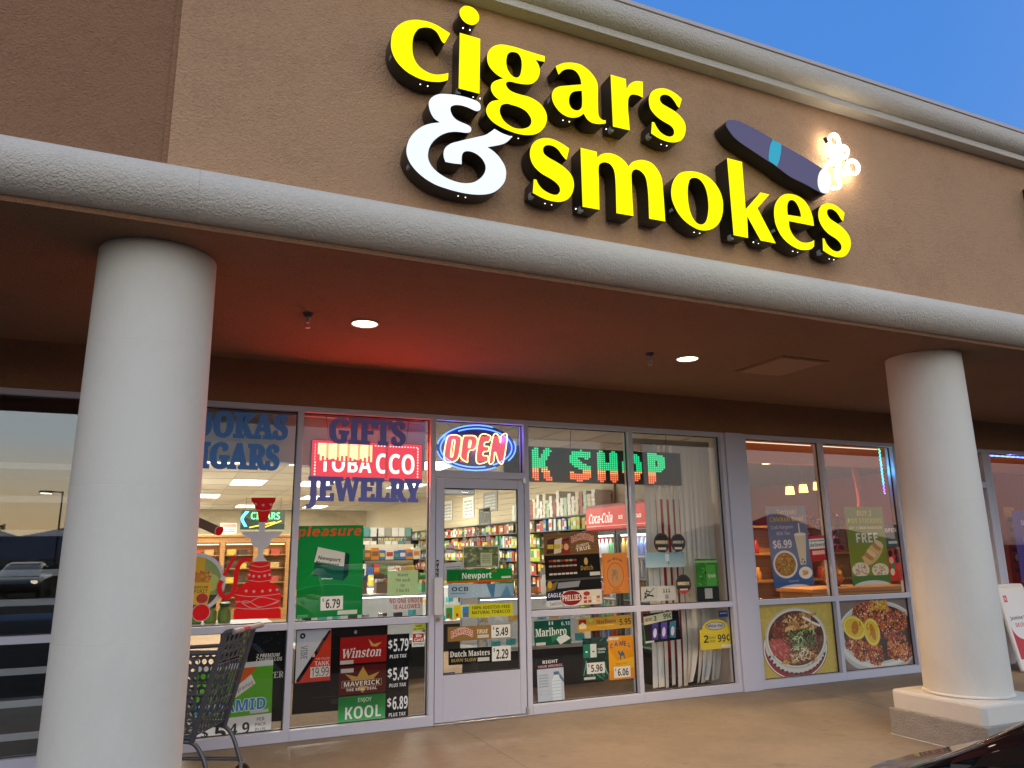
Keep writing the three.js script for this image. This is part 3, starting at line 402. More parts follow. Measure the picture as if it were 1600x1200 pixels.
poster('price_strip', 'black price strip with white and gold lettering and price 2.29', 'price strip', [701, 1014], [798, 1008.5], [701.5, 1039.5], DZ, (c, W, H) => { rect(c, 0, 0, W, H, '#141312'); T(c, 'Dutch Masters', W * 0.02, H * 0.52, H * 0.46, '#f1efe9', { f: 'serif', w: W * 0.64 }); T(c, 'BURN SLOW', W * 0.04, H * 0.84, H * 0.28, '#b49a55', { w: W * 0.4 }); bars(c, W * 0.46, H * 0.64, W * 0.19, H * 0.24); price(c, W * 0.69, 0, W * 0.31, H * 0.94, '2.29'); });
poster('window_sticker', 'small navy sticker at the foot of the door glass', 'sticker', [690.5, 1052], [710.5, 1050], [690.5, 1063.5], DZ, (c, W, H) => { rect(c, 0, 0, W, H, '#1e2f6b'); small(c, W * 0.1, H * 0.15, W * 0.8, H * 0.7, '#b7c0e0', 3); }, { res: 900 });
poster('window_sticker', 'black and white vertical pull sticker on the door stile', 'sticker', [681, 874], [686.5, 874], [681, 905], -0.003, (c, W, H) => { rect(c, 0, 0, W, H, '#dcdcdc'); rect(c, W * 0.12, H * 0.03, W * 0.76, H * 0.94, '#161616'); [...'PULL'].forEach((s, i) => T(c, s, W / 2, H * (0.26 + i * 0.22), H * 0.22, '#eee', { a: 'c' })); }, { res: 1200 });
poster('window_sticker', 'clear hours card with a white outline on the door glass', 'sticker', [723, 853.5], [779.5, 852], [723, 889], DZ, (c, W, H) => { rect(c, 0, 0, W, H, '#6f7a52'); for (let i = 0; i < 60; i++) rect(c, rr(0, W), rr(0, H), rr(6, 22), rr(5, 14), pick(['#8e9a4a', '#59643f', '#b3b86a', '#7a5a44', '#41503f', '#a9b2a0'])); c.strokeStyle = '#e6e6dc'; c.lineWidth = 4; c.strokeRect(4, 4, W - 8, H - 8); rect(c, W * 0.48, H * 0.32, W * 0.32, H * 0.6, '#c3c9a0'); small(c, W * 0.52, H * 0.4, W * 0.24, H * 0.4, '#7a8060', 5); });
poster('window_sticker', 'pale grey card taped left of the hours card on the door glass', 'sticker', [692.5, 880], [730, 878.5], [693, 908], DZ - 0.006, (c, W, H) => { rect(c, 0, 0, W, H, '#b9c0c4'); small(c, W * 0.12, H * 0.2, W * 0.6, H * 0.25, '#6d767c', 2); });
for (const [x, y, r, l] of [[703, 858, 6.5, 'round pale sticker low on the door glass']]) poster('window_sticker', l, 'sticker', [x - r, y - r], [x + r, y - r], [x - r, y + r], DZ, (c, W, H) => { rect(c, 0, 0, W, H, '#a7b0b8'); ell(c, W / 2, H / 2, W / 2, H / 2, '#c7d2dc'); rect(c, 0, H * 0.38, W, H * 0.22, '#b0564a'); }, { res: 900 });
// window left of the blinds
poster('product_board', 'brown and black tobacco product board filling the lower window corner', 'poster', [849, 833], [934.5, 830], [851, 950], PZ - 0.01, (c, W, H) => {
  rect(c, 0, 0, W, H, '#171514'); rect(c, 0, 0, W, H * 0.31, '#7d5c34'); for (let i = 0; i < 7; i++) rect(c, 0, H * 0.045 * i, W, 2, '#5d4224');
  for (let i = 0; i < 3; i++) { poly(c, [[W * (0.04 + i * 0.13), H * 0.29], [W * (0.06 + i * 0.13), H * 0.1], [W * (0.2 + i * 0.13), H * 0.07], [W * (0.19 + i * 0.13), H * 0.27]], ['#4a2a2a', '#d9cfc0', '#5c2c26'][i]); rect(c, W * (0.06 + i * 0.12), H * 0.16, W * 0.11, H * 0.06, '#d0b52a'); } rect(c, W * 0.33, H * 0.12, W * 0.13, H * 0.18, '#8e2f22'); ell(c, W * 0.395, H * 0.2, W * 0.045, H * 0.045, '#d6b083');
  [...'BACKWOODS'].forEach((s, i) => T(c, s, W * (0.49 + i * 0.048), H * (0.15 - 0.05 * Math.sin((i + 0.5) / 9 * Math.PI)), H * 0.105, '#b3271d', { st: '#f2e9dc', sw: 5, k: 0.6 })); T(c, 'ALWAYS', W * 0.58, H * 0.215, H * 0.05, '#e9dcc2', { rot: -8, w: W * 0.24 }); T(c, 'TRUE', W * 0.57, H * 0.275, H * 0.07, '#efe6d4', { rot: -8, w: W * 0.28 });
  for (let i = 0; i < 7; i++) { const x = W * (0.07 + i * 0.073); rect(c, x, H * 0.38, W * 0.06, H * 0.17, '#33140f'); rect(c, x, H * 0.37, W * 0.062, H * 0.028, ['#a3382a', '#c77a3a', '#9c9c98'][i % 3]); rect(c, x, H * 0.445, W * 0.062, H * 0.022, '#b9a98d'); rect(c, x, H * 0.55, W * 0.062, H * 0.025, '#d5d0c8'); } T(c, 'Dutch', W * 0.63, H * 0.53, H * 0.085, '#b98d45', { w: W * 0.24 }); ell(c, W * 0.74, H * 0.41, W * 0.035, H * 0.05, '#c9a55a'); bars(c, W * 0.8, H * 0.56, W * 0.19, H * 0.05);
  rect(c, W * 0.0, H * 0.63, W, H * 0.03, '#4a4c4c'); poly(c, [[0, H * 0.72], [W * 0.22, H * 0.66], [W * 0.16, H * 0.77], [0, H * 0.8]], '#7d6a3a'); ell(c, W * 0.07, H * 0.7, W * 0.04, H * 0.05, '#d0a63c'); poly(c, [[W * 0.22, H * 0.68], [W * 0.62, H * 0.67], [W * 0.58, H * 0.75], [W * 0.2, H * 0.76]], '#8d9298');
  rect(c, 0, H * 0.79, W * 0.3, H * 0.12, '#1d2848'); T(c, 'EAGLE', W * 0.02, H * 0.87, H * 0.075, '#e3e3ea', { w: W * 0.24, it: 0.1 }); rect(c, W * 0.3, H * 0.8, W * 0.7, H * 0.2, '#d9d2c4'); rect(c, 0, H * 0.91, W * 0.4, H * 0.09, '#cfd0d2'); T(c, 'Switching', W * 0.05, H * 0.98, H * 0.065, '#444', { thin: 1, w: W * 0.26 }); ell(c, W * 0.44, H * 0.895, W * 0.19, H * 0.1, '#8c1d22', 0, '#e6ded2', 3); T(c, 'PHILLIES', W * 0.44, H * 0.93, H * 0.11, '#efe8e0', { a: 'c', w: W * 0.33 }); ell(c, W * 0.72, H * 0.85, W * 0.06, H * 0.03, '#a33'); for (let i = 0; i < 8; i++) rect(c, W * (0.66 + (i % 4) * 0.08), H * (0.89 + Math.floor(i / 4) * 0.05), W * 0.06, H * 0.035, pick(['#c05a3a', '#d8b98a', '#b8453a', '#e6dfd4']));
});
poster('advertising_poster', 'orange poster with an oval portrait frame taped inside the window', 'poster', [939.5, 865], [979, 863], [942, 929], PZ, (c, W, H) => { rect(c, 0, 0, W, H, '#d07f38'); [...'THE ORIGINAL'].forEach((s, i) => T(c, s, W * (0.2 + i * 0.052), H * (0.24 - 0.07 * Math.sin(i / 11 * Math.PI)), H * 0.07, '#5e3a1c')); ell(c, W / 2, H * 0.55, W * 0.32, H * 0.3, null, 0, '#6b431f', 3); ell(c, W / 2, H * 0.55, W * 0.25, H * 0.24, '#b98a5a'); for (let i = 0; i < 16; i++) stroke(c, [[W * rr(0.34, 0.62), H * rr(0.4, 0.7)], [W * rr(0.34, 0.62), H * rr(0.4, 0.7)]], '#7a5c44', 2); T(c, 'SLOW', W / 2, H * 0.92, H * 0.06, '#5e3a1c', { a: 'c', f: 'serif' }); T(c, 'BURNING', W / 2, H * 0.985, H * 0.055, '#5e3a1c', { a: 'c', f: 'serif' }); });
poster('advertising_poster', 'dark green cigarette poster with white pack and headline in the lower pane', 'poster', [834, 971], [891, 967], [834.5, 1010.5], PZ, (c, W, H) => { rect(c, 0, 0, W, H, '#14533f'); T(c, 'Marlboro', W * 0.03, H * 0.62, H * 0.44, '#e9eeea', { f: 'serif', w: W * 0.86 }); rect(c, W * 0.4, H * 0.05, W * 0.04, H * 0.14, '#dfe8e4'); rect(c, W * 0.48, H * 0.05, W * 0.04, H * 0.14, '#dfe8e4'); T(c, '6.18', W * 0.74, H * 0.24, H * 0.22, '#cde'); poly(c, [[W * 0.56, H * 0.72], [W * 0.86, H * 0.6], [W, H * 0.78], [W * 0.7, H]], '#d8dcd8'); poly(c, [[W * 0.45, H * 0.62], [W * 0.7, H * 0.55], [W * 0.62, H * 0.75], [W * 0.48, H * 0.9]], '#2b7a5e'); bars(c, W * 0.04, H * 0.86, W * 0.26, H * 0.12); });
poster('price_strip', 'gold price strip with red lettering and price 5.95', 'price strip', [901.5, 967], [987, 960], [901.5, 988], PZ, (c, W, H) => { rect(c, 0, 0, W, H, '#c99a2e'); rect(c, W * 0.03, H * 0.1, W * 0.13, H * 0.7, '#8d2320'); poly(c, [[W * 0.03, H * 0.5], [W * 0.095, H * 0.3], [W * 0.16, H * 0.5], [W * 0.16, H * 0.8], [W * 0.03, H * 0.8]], '#ead9b0'); poly(c, [[W * 0.18, H * 0.1], [W * 0.3, H * 0.1], [W * 0.24, H * 0.4]], '#b5c46a'); T(c, 'Marlboro', W * 0.34, H * 0.5, H * 0.4, '#6b2c17', { f: 'serif', w: W * 0.36 }); small(c, W * 0.36, H * 0.6, W * 0.3, H * 0.14, '#e8c75a', 1); T(c, '5.95', W * 0.76, H * 0.74, H * 0.66, '#2a1a10', { w: W * 0.22 }); });
poster('advertising_poster', 'green swirled cigarette poster with two packs and price 5.96', 'poster', [910, 998], [948, 995.5], [910.5, 1065], PZ, (c, W, H) => { rect(c, 0, 0, W, H, '#123a34'); for (let i = 0; i < 40; i++) stroke(c, [[rr(0, W), rr(0, H)], [rr(0, W), rr(0, H)]], pick(['#1f6a5a', '#2d8f78', '#0c2a26', '#7fc0ac']), rr(2, 6)); ell(c, W * 0.5, H * 0.35, W * 0.45, H * 0.3, '#16332c'); rect(c, W * 0.02, H * 0.14, W * 0.26, H * 0.32, '#1f7a62'); rect(c, W * 0.3, H * 0.14, W * 0.26, H * 0.32, '#d5e0da'); ell(c, W * 0.15, H * 0.32, 8, 5, '#dfe'); ell(c, W * 0.43, H * 0.32, 8, 5, '#1f7a62'); T(c, 'CAMEL', W * 0.6, H * 0.3, H * 0.07, '#dfe8e2', { w: W * 0.36 }); T(c, 'CRUSH', W * 0.6, H * 0.37, H * 0.06, '#dfe8e2', { w: W * 0.3 }); price(c, W * 0.14, H * 0.58, W * 0.74, H * 0.26, '5.96'); bars(c, W * 0.02, H * 0.91, W * 0.46, H * 0.06); });
poster('advertising_poster', 'orange and yellow cigarette poster with a small blue camel and price 6.06', 'poster', [950, 994.5], [989, 992], [952, 1063], PZ, (c, W, H) => { rect(c, 0, 0, W, H, '#dd9312'); poly(c, [[0, H * 0.62], [W, H * 0.5], [W, H * 0.75], [0, H * 0.75]], '#e9b32a'); poly(c, [[0, H * 0.3], [W * 0.5, H * 0.7], [0, H * 0.8]], '#e8a81c'); bars(c, W * 0.02, H * 0.03, W * 0.4, H * 0.06); [...'CAMEL'].forEach((s, i) => T(c, s, W * (0.06 + i * 0.18), H * (0.3 - 0.07 * Math.sin((i + 0.5) / 5 * Math.PI)), H * 0.15, '#3b3f76')); const p = (x, y) => [W * x, H * y]; poly(c, [p(0.36, 0.36), p(0.42, 0.34), p(0.46, 0.42), p(0.54, 0.34), p(0.62, 0.42), p(0.64, 0.54), p(0.6, 0.54), p(0.58, 0.46), p(0.5, 0.47), p(0.48, 0.55), p(0.44, 0.55), p(0.44, 0.45), p(0.4, 0.42)], '#2f5f86'); T(c, 'SPECIAL PRICE', W * 0.5, H * 0.66, H * 0.05, '#7a5510', { a: 'c', thin: 1 }); price(c, W * 0.18, H * 0.71, W * 0.66, H * 0.25, '6.06'); });
poster('advertising_poster', 'white poster with a blue bottle under a black headline, low in window', 'poster', [838.5, 1029], [879.5, 1025], [839, 1102.5], PZ, (c, W, H) => { rect(c, 0, 0, W, H, '#c3cedd'); rect(c, 0, 0, W, H * 0.24, '#131316'); T(c, 'RIGHT', W / 2, H * 0.13, H * 0.1, '#eee', { a: 'c', w: W * 0.6 }); T(c, 'YOUR WRONGS', W / 2, H * 0.215, H * 0.075, '#e6a9c4', { a: 'c', w: W * 0.94 }); const B = '#8fb2d2'; poly(c, [[W * 0.62, H * 0.34], [W * 0.82, H * 0.34], [W * 0.82, H * 0.42], [W * 0.9, H * 0.5], [W * 0.88, H * 0.96], [W * 0.56, H * 0.96], [W * 0.54, H * 0.5], [W * 0.62, H * 0.42]], '#dce9f4'); rect(c, W * 0.62, H * 0.32, W * 0.2, H * 0.07, '#4a6f96'); poly(c, [[W * 0.82, H * 0.34], [W, H * 0.5], [W, H * 0.58], [W * 0.84, H * 0.46]], '#5d7fa5'); for (let i = 0; i < 6; i++) rect(c, W * 0.56, H * (0.52 + i * 0.07), W * 0.32, 2, B); small(c, W * 0.06, H * 0.36, W * 0.36, H * 0.3, '#93a3b8', 5); c.strokeStyle = '#7b8ca4'; c.strokeRect(W * 0.1, H * 0.72, W * 0.34, H * 0.07); });
// window with the blinds
const roundSticker = (x, y, r, label, draw) => { const a = at(x, y, 'z', PZ), b = at(x + r, y, 'z', PZ), R0 = b.x - a.x, m = std(0xffffff, 0.45, { map: canvas(96, 96, draw) }); const p = mesh('window_sticker', new THREE.CircleGeometry(R0, 32), m); p.position.copy(a); tag(p, label, 'sticker', 'round black stickers in the blinds window'); };
const blackRound = (c, W, H, a) => { rect(c, 0, 0, W, H, '#14120f'); rect(c, 8, H * 0.38, W - 16, H * 0.2, a); ell(c, W / 2, H / 2, W * 0.44, H * 0.44, null, 0, '#4a4030', 3); rect(c, W * 0.25, H * 0.74, W * 0.5, H * 0.12, '#cfcac0'); T(c, 'GRIZZLY', W / 2, H * 0.53, 18, '#efe6cf', { a: 'c', w: W * 0.7 }); };
roundSticker(1034, 848, 12.5, 'round black sticker with tan stripe, left of a pair over the pale blue strip', (c, W, H) => blackRound(c, W, H, '#9a7a4a'));
roundSticker(1059.5, 848, 11.5, 'round black sticker with grey stripe, right of a pair over the pale blue strip', (c, W, H) => blackRound(c, W, H, '#55504a'));
roundSticker(1068, 912.5, 12, 'round black sticker with red foot beside the dark green poster', (c, W, H) => { blackRound(c, W, H, '#8a7a4a'); rect(c, 0, H * 0.82, W, H * 0.18, '#b0302a'); });
poster('advertising_poster', 'pale blue strip poster in the blinds window', 'poster', [1008, 864], [1069, 863], [1009, 887], PZ, (c, W, H) => { const g = c.createLinearGradient(0, 0, 0, H); g.addColorStop(0, '#7fb0c8'); g.addColorStop(1, '#b8d0d8'); rect(c, 0, 0, W, H, g); rect(c, W * 0.5, H * 0.1, W * 0.1, H * 0.5, '#cfe2ea'); ell(c, W * 0.58, H * 0.7, 5, 10, '#4f86a5'); });
poster('advertising_poster', 'dark poster with a green pouch in the blinds window', 'poster', [1085.5, 873.5], [1120, 873], [1088, 940], PZ, (c, W, H) => { rect(c, 0, 0, W, H, '#2a2e31'); rect(c, 0, 0, W, H * 0.66, '#3c8a35'); for (let i = 0; i < 30; i++) ell(c, rr(0, W), rr(0, H * 0.62), rr(6, 18), rr(3, 8), pick(['#4fae3f', '#2f7a2c', '#6cc04e', '#1f5a24']), rr(0, 3)); rect(c, W * 0.48, H * 0.14, W * 0.42, H * 0.5, '#57b04a'); T(c, 'Quit', W * 0.54, H * 0.44, H * 0.11, '#d9ecd2', { f: 'serif' }); rect(c, 0, H * 0.04, W, H * 0.05, '#9cc98a'); rect(c, W * 0.36, H * 0.7, W * 0.34, H * 0.24, '#b9bcc0'); });
poster('window_sticker', 'white sticker with crossed-out icons above the transom of the blinds window', 'sticker', [1001, 917], [1025, 916], [1002, 940], PZ, (c, W, H) => { rect(c, 0, 0, W, H, '#c3c4c0'); for (let i = 0; i < 5; i++) stroke(c, [[W * rr(0.2, 0.8), H * rr(0.2, 0.8)], [W * rr(0.2, 0.8), H * rr(0.2, 0.8)]], '#222', 6); stroke(c, [[W * 0.15, H * 0.85], [W * 0.85, H * 0.15]], '#222', 4); });
poster('window_sticker', 'white sticker with three black figures above the transom of the blinds window', 'sticker', [1026, 916], [1055, 915], [1027, 939], PZ, (c, W, H) => { rect(c, 0, 0, W, H, '#c9cac6'); for (const x of [0.38, 0.52, 0.66]) { ell(c, W * x, H * 0.25, 4, 5, '#222'); poly(c, [[W * (x - 0.05), H * 0.45], [W * x, H * 0.28], [W * (x + 0.05), H * 0.45]], '#222'); } rect(c, W * 0.42, H * 0.58, W * 0.2, H * 0.3, '#999'); });
poster('advertising_poster', 'poster of three purple cigar pouches under a pale price header', 'poster', [1005, 959.5], [1060, 953.5], [1008, 1006], PZ, (c, W, H) => { rect(c, 0, 0, W, H, '#14121c'); poly(c, [[0, H * 0.1], [W * 0.8, 0], [W * 0.8, H * 0.28], [0, H * 0.38]], '#cfd2b0'); T(c, 'NEW!', W * 0.04, H * 0.28, H * 0.16, '#a8352c', { rot: -5, w: W * 0.2 }); T(c, '3', W * 0.28, H * 0.27, H * 0.22, '#222'); T(c, '99¢', W * 0.55, H * 0.24, H * 0.24, '#222', { w: W * 0.24 }); for (let i = 0; i < 3; i++) { const x = W * (0.18 + i * 0.25); poly(c, [[x, H * 0.9], [x + W * 0.04, H * 0.36], [x + W * 0.22, H * 0.34], [x + W * 0.17, H * 0.92]], ['#4b3f8f', '#5a4aa8', '#3f7f9a'][i]); ell(c, x + W * 0.1, H * 0.68, W * 0.05, H * 0.16, '#d9d4ea', 0.2); } bars(c, 0, H * 0.92, W * 0.24, H * 0.07); });
{
  const a = at(1093, 986, 'z', PZ), b = at(1143, 984, 'z', PZ), c0 = at(1094, 1016, 'z', PZ), w = b.x - a.x, h = a.y - c0.y, s = new THREE.Shape(); s.moveTo(0, -h); s.lineTo(w, -h); s.lineTo(w, 0.01); s.lineTo(w * 0.92, 0.01); s.absellipse(w * 0.5, 0.01, w * 0.42, h * 0.5, 0, Math.PI, false); s.lineTo(0, 0.01);
  const g = new THREE.ShapeGeometry(s, 24), uv = g.attributes.uv, p = g.attributes.position; for (let i = 0; i < p.count; i++) uv.setXY(i, p.getX(i) / w, (p.getY(i) + h) / (h * 1.6));
  const m = std(0xffffff, 0.45, { map: canvas(240, 220, (c, W, H) => { rect(c, 0, 0, W, H, '#d6c21d'); ell(c, W / 2, H * 0.24, W * 0.3, H * 0.13, '#b9bcbe', 0, '#2c2c2a', 4); T(c, 'White Owl', W / 2, H * 0.28, H * 0.13, '#26262a', { a: 'c', w: W * 0.5 }); T(c, '2', W * 0.1, H * 0.78, H * 0.34, '#222'); T(c, 'CIGARS', W * 0.38, H * 0.66, H * 0.1, '#333', { a: 'c', w: W * 0.22, thin: 1 }); T(c, 'FOR', W * 0.38, H * 0.78, H * 0.1, '#333', { a: 'c', thin: 1 }); T(c, '99¢', W * 0.54, H * 0.78, H * 0.34, '#222', { w: W * 0.4 }); bars(c, W * 0.66, H * 0.87, W * 0.3, H * 0.09); }) });
  const o = mesh('price_sign', g, m); o.position.set(a.x, a.y, PZ); tag(o, 'yellow price sign with a domed top in the blinds window', 'price sign');
}
poster('window_sticker', 'small blue card sticker high in the lower pane of the blinds window', 'sticker', [1122.5, 954.5], [1137, 953.5], [1122.5, 964.5], PZ, (c, W, H) => { rect(c, 0, 0, W, H, '#27407f'); small(c, W * 0.15, H * 0.3, W * 0.7, H * 0.4, '#b9c4e6', 1); }, { res: 900 });
// lettering on the glass: every letter is a piece of cut vinyl
const PANEF = GZ + 0.0045;
function lettering(word, label, fnt, mat, x0, x1, yTop, yBase, z, opts = {}) {   // world box
  const t = thing('window_lettering', label, 'lettering', [0, 0, 0], opts.group), size = 100, fd = font[fnt].data; let x = 0; const gs = [];
  for (const ch of word) { const g = fd.glyphs[ch]; if (ch !== ' ') gs.push([ch, x]); x += g.ha; }
  const hb = new THREE.Box2().setFromPoints(font[fnt].generateShapes('H', fd.resolution)[0].getPoints()), ky = (yTop - yBase) / hb.max.y, k = (x1 - x0) / x, fat = opts.fat ?? 0;
  for (const [ch, ox] of gs) {
    for (const [i, s] of font[fnt].generateShapes(ch, fd.resolution).entries()) { const q = (p) => new THREE.Vector2(x0 + (ox + p.x) * k, yBase + p.y * ky), sh = new THREE.Shape(s.getPoints(6).map(q)); sh.holes = s.getPointsHoles(6).map((h) => new THREE.Path(h.map(q))); mesh('letter', (fat ? new THREE.ExtrudeGeometry(sh, { depth: 0.0004, bevelEnabled: true, bevelThickness: 0.0003, bevelSize: fat, bevelSegments: 1 }) : new THREE.ShapeGeometry(sh)).translate(0, 0, z), mat, t); }
  }
  return t;
}
{
  const blue = std(lin(0.07, 0.26, 0.74), 0.5), violet = std(lin(0.17, 0.2, 0.68), 0.5), big = { fat: 0.011 }, P = (x, y) => at(x, y, 'z', PANEF);
  // measured letters: OKAS runs 327..450, GARS 317..436; the first two letters of each word stand behind the column
  let a = P(327.5, 682), b = P(449.5, 685.5), top = P(370, 645.6).y; let w = (b.x - a.x) / 4.05 * 6.15;
  lettering('HOOKAS', 'blue painted word for water pipes, upper line of the lettering on the glass', 'serif', blue, b.x - w, b.x, top, P(370, 682.5).y, PANEF, big);
  a = P(317.5, 730); b = P(436, 733); w = (b.x - a.x) / 4.2 * 5.4;
  lettering('CIGARS', 'blue painted word for smokes, lower line of the lettering on the glass', 'serif', blue, b.x - w, b.x, P(390, 695).y, P(390, 732).y, PANEF, big);
  lettering('GIFTS', 'violet painted word for presents above the red LED sign', 'serif', violet, P(513, 690).x, P(634, 694).x, P(570, 657).y, P(570, 693).y, PANEF, big);
  lettering('JEWELRY', 'violet painted word for trinkets below the red LED sign', 'serif', violet, P(482, 781).x, P(657, 784).x, P(570, 748).y, P(570, 782).y, PANEF, big);
  const red = std(lin(0.5, 0.03, 0.03), 0.5), wv = std(lin(0.7, 0.7, 0.7), 0.5);
  lettering('NO ONE UNDER', 'small red warning lettering, upper line, beside the pale green notice', 'sans', red, P(608, 944).x, P(660, 942).x, P(634, 934.5).y, P(634, 942).y, PANEF);
  lettering('18 ALLOWED', 'small red warning lettering, lower line, beside the pale green notice', 'sans', red, P(613, 952).x, P(657, 950).x, P(634, 944).y, P(634, 951).y, PANEF);
  const D = (x, y) => at(x, y, 'z', -0.0255);
  lettering('cigars', 'white vinyl shop name, upper word, on the door glass', 'sans', wv, D(722, 838).x, D(757, 838).x, D(740, 828).y, D(740, 836).y, -0.0255);
  lettering('& smokes', 'white vinyl shop name, lower word, on the door glass', 'sans', wv, D(722, 846).x, D(778, 846).x, D(750, 838.5).y, D(750, 846).y, -0.0255);
}
// ---------- vinyl decals on the hookah window ----------
const flat = (pts, z) => new THREE.ShapeGeometry(new THREE.Shape(pts)).translate(0, 0, z);
const Z6 = [280, 760, 6];
function ribbon(text, width, z, [ox, oy, s] = Z6) {   // a strip of even width along a traced line
  const c = new THREE.CatmullRomCurve3(text.split(' ').map((w) => { const [x, y] = w.split(',').map(Number); return at(ox + x / s, oy + y / s, 'z', z); })), n = 40, A = [], B = [];
  for (let i = 0; i <= n; i++) { const p = c.getPoint(i / n), t = c.getTangent(i / n); A.push(new THREE.Vector2(p.x - t.y * width / 2, p.y + t.x * width / 2)); B.unshift(new THREE.Vector2(p.x + t.y * width / 2, p.y - t.x * width / 2)); }
  return flat([...A, ...B], z);
}
{
  const red = phys(lin(0.8, 0.012, 0.015), 0.6, { specularIntensity: 0.25 }), gry = std(lin(0.6, 0.61, 0.66), 0.5), pale = std(lin(0.66, 0.36, 0.36), 0.5), z = PANEF;
  const t = thing('hookah_decal', 'red and grey hookah pipe decal on the shop window', 'decal');
  const o = (s, d = 0) => outline(Z6, s, z);
  mesh('bowl', flat(o('675,105* 905,105* 900,140 880,165 865,210 850,225 845,250 825,335* 748,335* 735,250 730,225 712,205 700,160 680,140'), z), red, t);
  mesh('stem', [flat(o('748,337* 810,337* 805,420* 745,420*'), z), flat(o('578,422* 970,422* 940,460 880,490 860,492 855,540 820,575 795,580 790,650 825,700* 690,705* 735,650 735,580 700,570 675,530 672,490 640,480 600,455'), z)], gry, t);
  mesh('base', flat(o('690,707* 838,707* 850,760 865,810 862,870 850,895 880,910 930,950 955,1010 950,1080 937,1140 952,1150* 955,1236* 510,1246* 510,1160* 535,1140 520,1060 525,1000 560,950 620,905 655,890 640,860 645,810 660,760'), z), red, t);
  mesh('hose', ribbon('672,690 620,685 570,720 540,790 530,880 518,960 480,1022 430,1040 388,1000 378,930 398,885', 0.036, z), red, t);
  mesh('hose_joint', ribbon('398,880 405,862 418,838', 0.032, z + 0.0006), gry, t); mesh('mouthpiece', ribbon('415,845 450,780 490,712 525,652', 0.025, z), red, t); mesh('mouthpiece_tip', ribbon('524,652 531,630', 0.018, z), pale, t);
  for (const s of ['672,738 760,755 850,735', '660,785 760,802 858,782', '655,880 760,893 858,878', '735,222 790,230 848,222', '528,1015 640,1032 760,1030 952,1005', '525,1075 640,1090 760,1040 950,1075', '530,1090 640,1075 760,1130 945,1070', '532,1140 640,1148 760,1150 945,1135', '560,1075 680,1140 800,1125 930,1085']) mesh('pattern_line', ribbon(s, 0.005, z + 0.0008), pale, t);
  for (const [x, y] of [[628, 980], [700, 985], [780, 983], [853, 975], [918, 968], [655, 830], [697, 842], [750, 845], [802, 838], [848, 828], [715, 168], [787, 176], [860, 170]]) { const p = at(280 + x / 6, 760 + y / 6, 'z', z); mesh('pattern_dot', new THREE.CircleGeometry(0.011, 12).translate(p.x, p.y, z + 0.0008), pale, t); }
  const c = thing('cigar_decal', 'brown cigar decal with a red lit end on the shop window', 'decal');
  mesh('cigar_body', flat(o('20,215* 372,372* 345,458* 20,310*'), z), std(lin(0.13, 0.055, 0.03), 0.5), c); mesh('lit_end', flat(o('345,455 338,420 352,390 385,373 412,385 415,415 400,445 372,460'), z + 0.0008), red, c); mesh('end_ring', ribbon('345,458 336,420 350,388 385,371', 0.008, z + 0.0012), pale, c);
  const d = at(303, 911, 'z', PZ), disc = thing('round_poster', 'round poster of a yellow tobacco pack in a grey ring, half behind the column', 'poster', [d.x, d.y, PZ]);
  mesh('poster_face', new THREE.CircleGeometry(0.215, 48), std(0xffffff, 0.45, { map: canvas(300, 300, (c, W, H) => { rect(c, 0, 0, W, H, '#8fa05a'); ell(c, W * 0.75, H * 0.5, 60, 50, '#b9c46a'); rect(c, 0, H * 0.72, W, H * 0.3, '#4a2c1c'); rect(c, W * 0.25, H * 0.02, W * 0.42, H * 0.32, '#d8ad12'); rect(c, W * 0.4, H * 0.3, W * 0.36, H * 0.2, '#c98516'); for (let i = 0; i < 30; i++) ell(c, W * rr(0.4, 0.78), H * rr(0.28, 0.46), 7, 5, pick(['#c2761a', '#e0a030', '#a65c14'])); poly(c, [[W * 0.2, H * 0.48], [W * 0.82, H * 0.5], [W * 0.76, H * 0.9], [W * 0.2, H * 0.88]], '#e2b51a'); T(c, 'AMERICAN', W * 0.46, H * 0.6, 18, '#5a3c10', { f: 'monospace' }); T(c, 'SPIRIT', W * 0.46, H * 0.68, 24, '#5a3c10', { f: 'monospace' }); ell(c, W * 0.66, H * 0.78, 30, 26, '#b5241c'); }) }), disc);
  mesh('ring', new THREE.RingGeometry(0.205, 0.236, 64).translate(0, 0, 0.002), gry, disc);
  const rp = at(314, 957, 'z', PZ); const rs = mesh('window_sticker', new THREE.CircleGeometry(0.066, 32), red); rs.position.set(rp.x, rp.y, PZ + 0.004); tag(rs, 'round red sticker under the round tobacco poster', 'sticker'); mesh('border', new THREE.RingGeometry(0.062, 0.07, 32).translate(0, 0, 0.001), pale, rs);
}
// ---------- lit signs in the windows ----------
function signBox(name, label, tl, tr, bl, z, depth, draw, res, k, parts = {}) {
  const a = at(...tl, 'z', z), b = at(...tr, 'z', z), c = at(...bl, 'z', z), w = b.x - a.x, h = a.y - c.y, t = thing(name, label, 'LED sign', [(a.x + b.x) / 2, a.y - h / 2, z - depth / 2]);
  mesh('housing', new RoundedBoxGeometry(w, h, depth, 2, 0.006), parts.case ?? M.dark, t);
  const tx = canvas(w * res, h * res, draw); mesh('led_screen', new THREE.PlaneGeometry(w - 0.014, h - 0.014).translate(0, 0, depth / 2 + 0.0015), new THREE.MeshStandardMaterial({ color: parts.face ?? 0x0a0a0a, emissive: 0xffffff, emissiveMap: tx, emissiveIntensity: k, roughness: 0.6 }), t);
  for (const x of [-0.35, 0.35]) mesh('hanging_wire', bar(V(w * x, h / 2, 0), V(w * x * 1.1, 2.74 - t.position.y, -0.02), 0.0022, 5), M.dark, t);
  return { t, w, h };
}
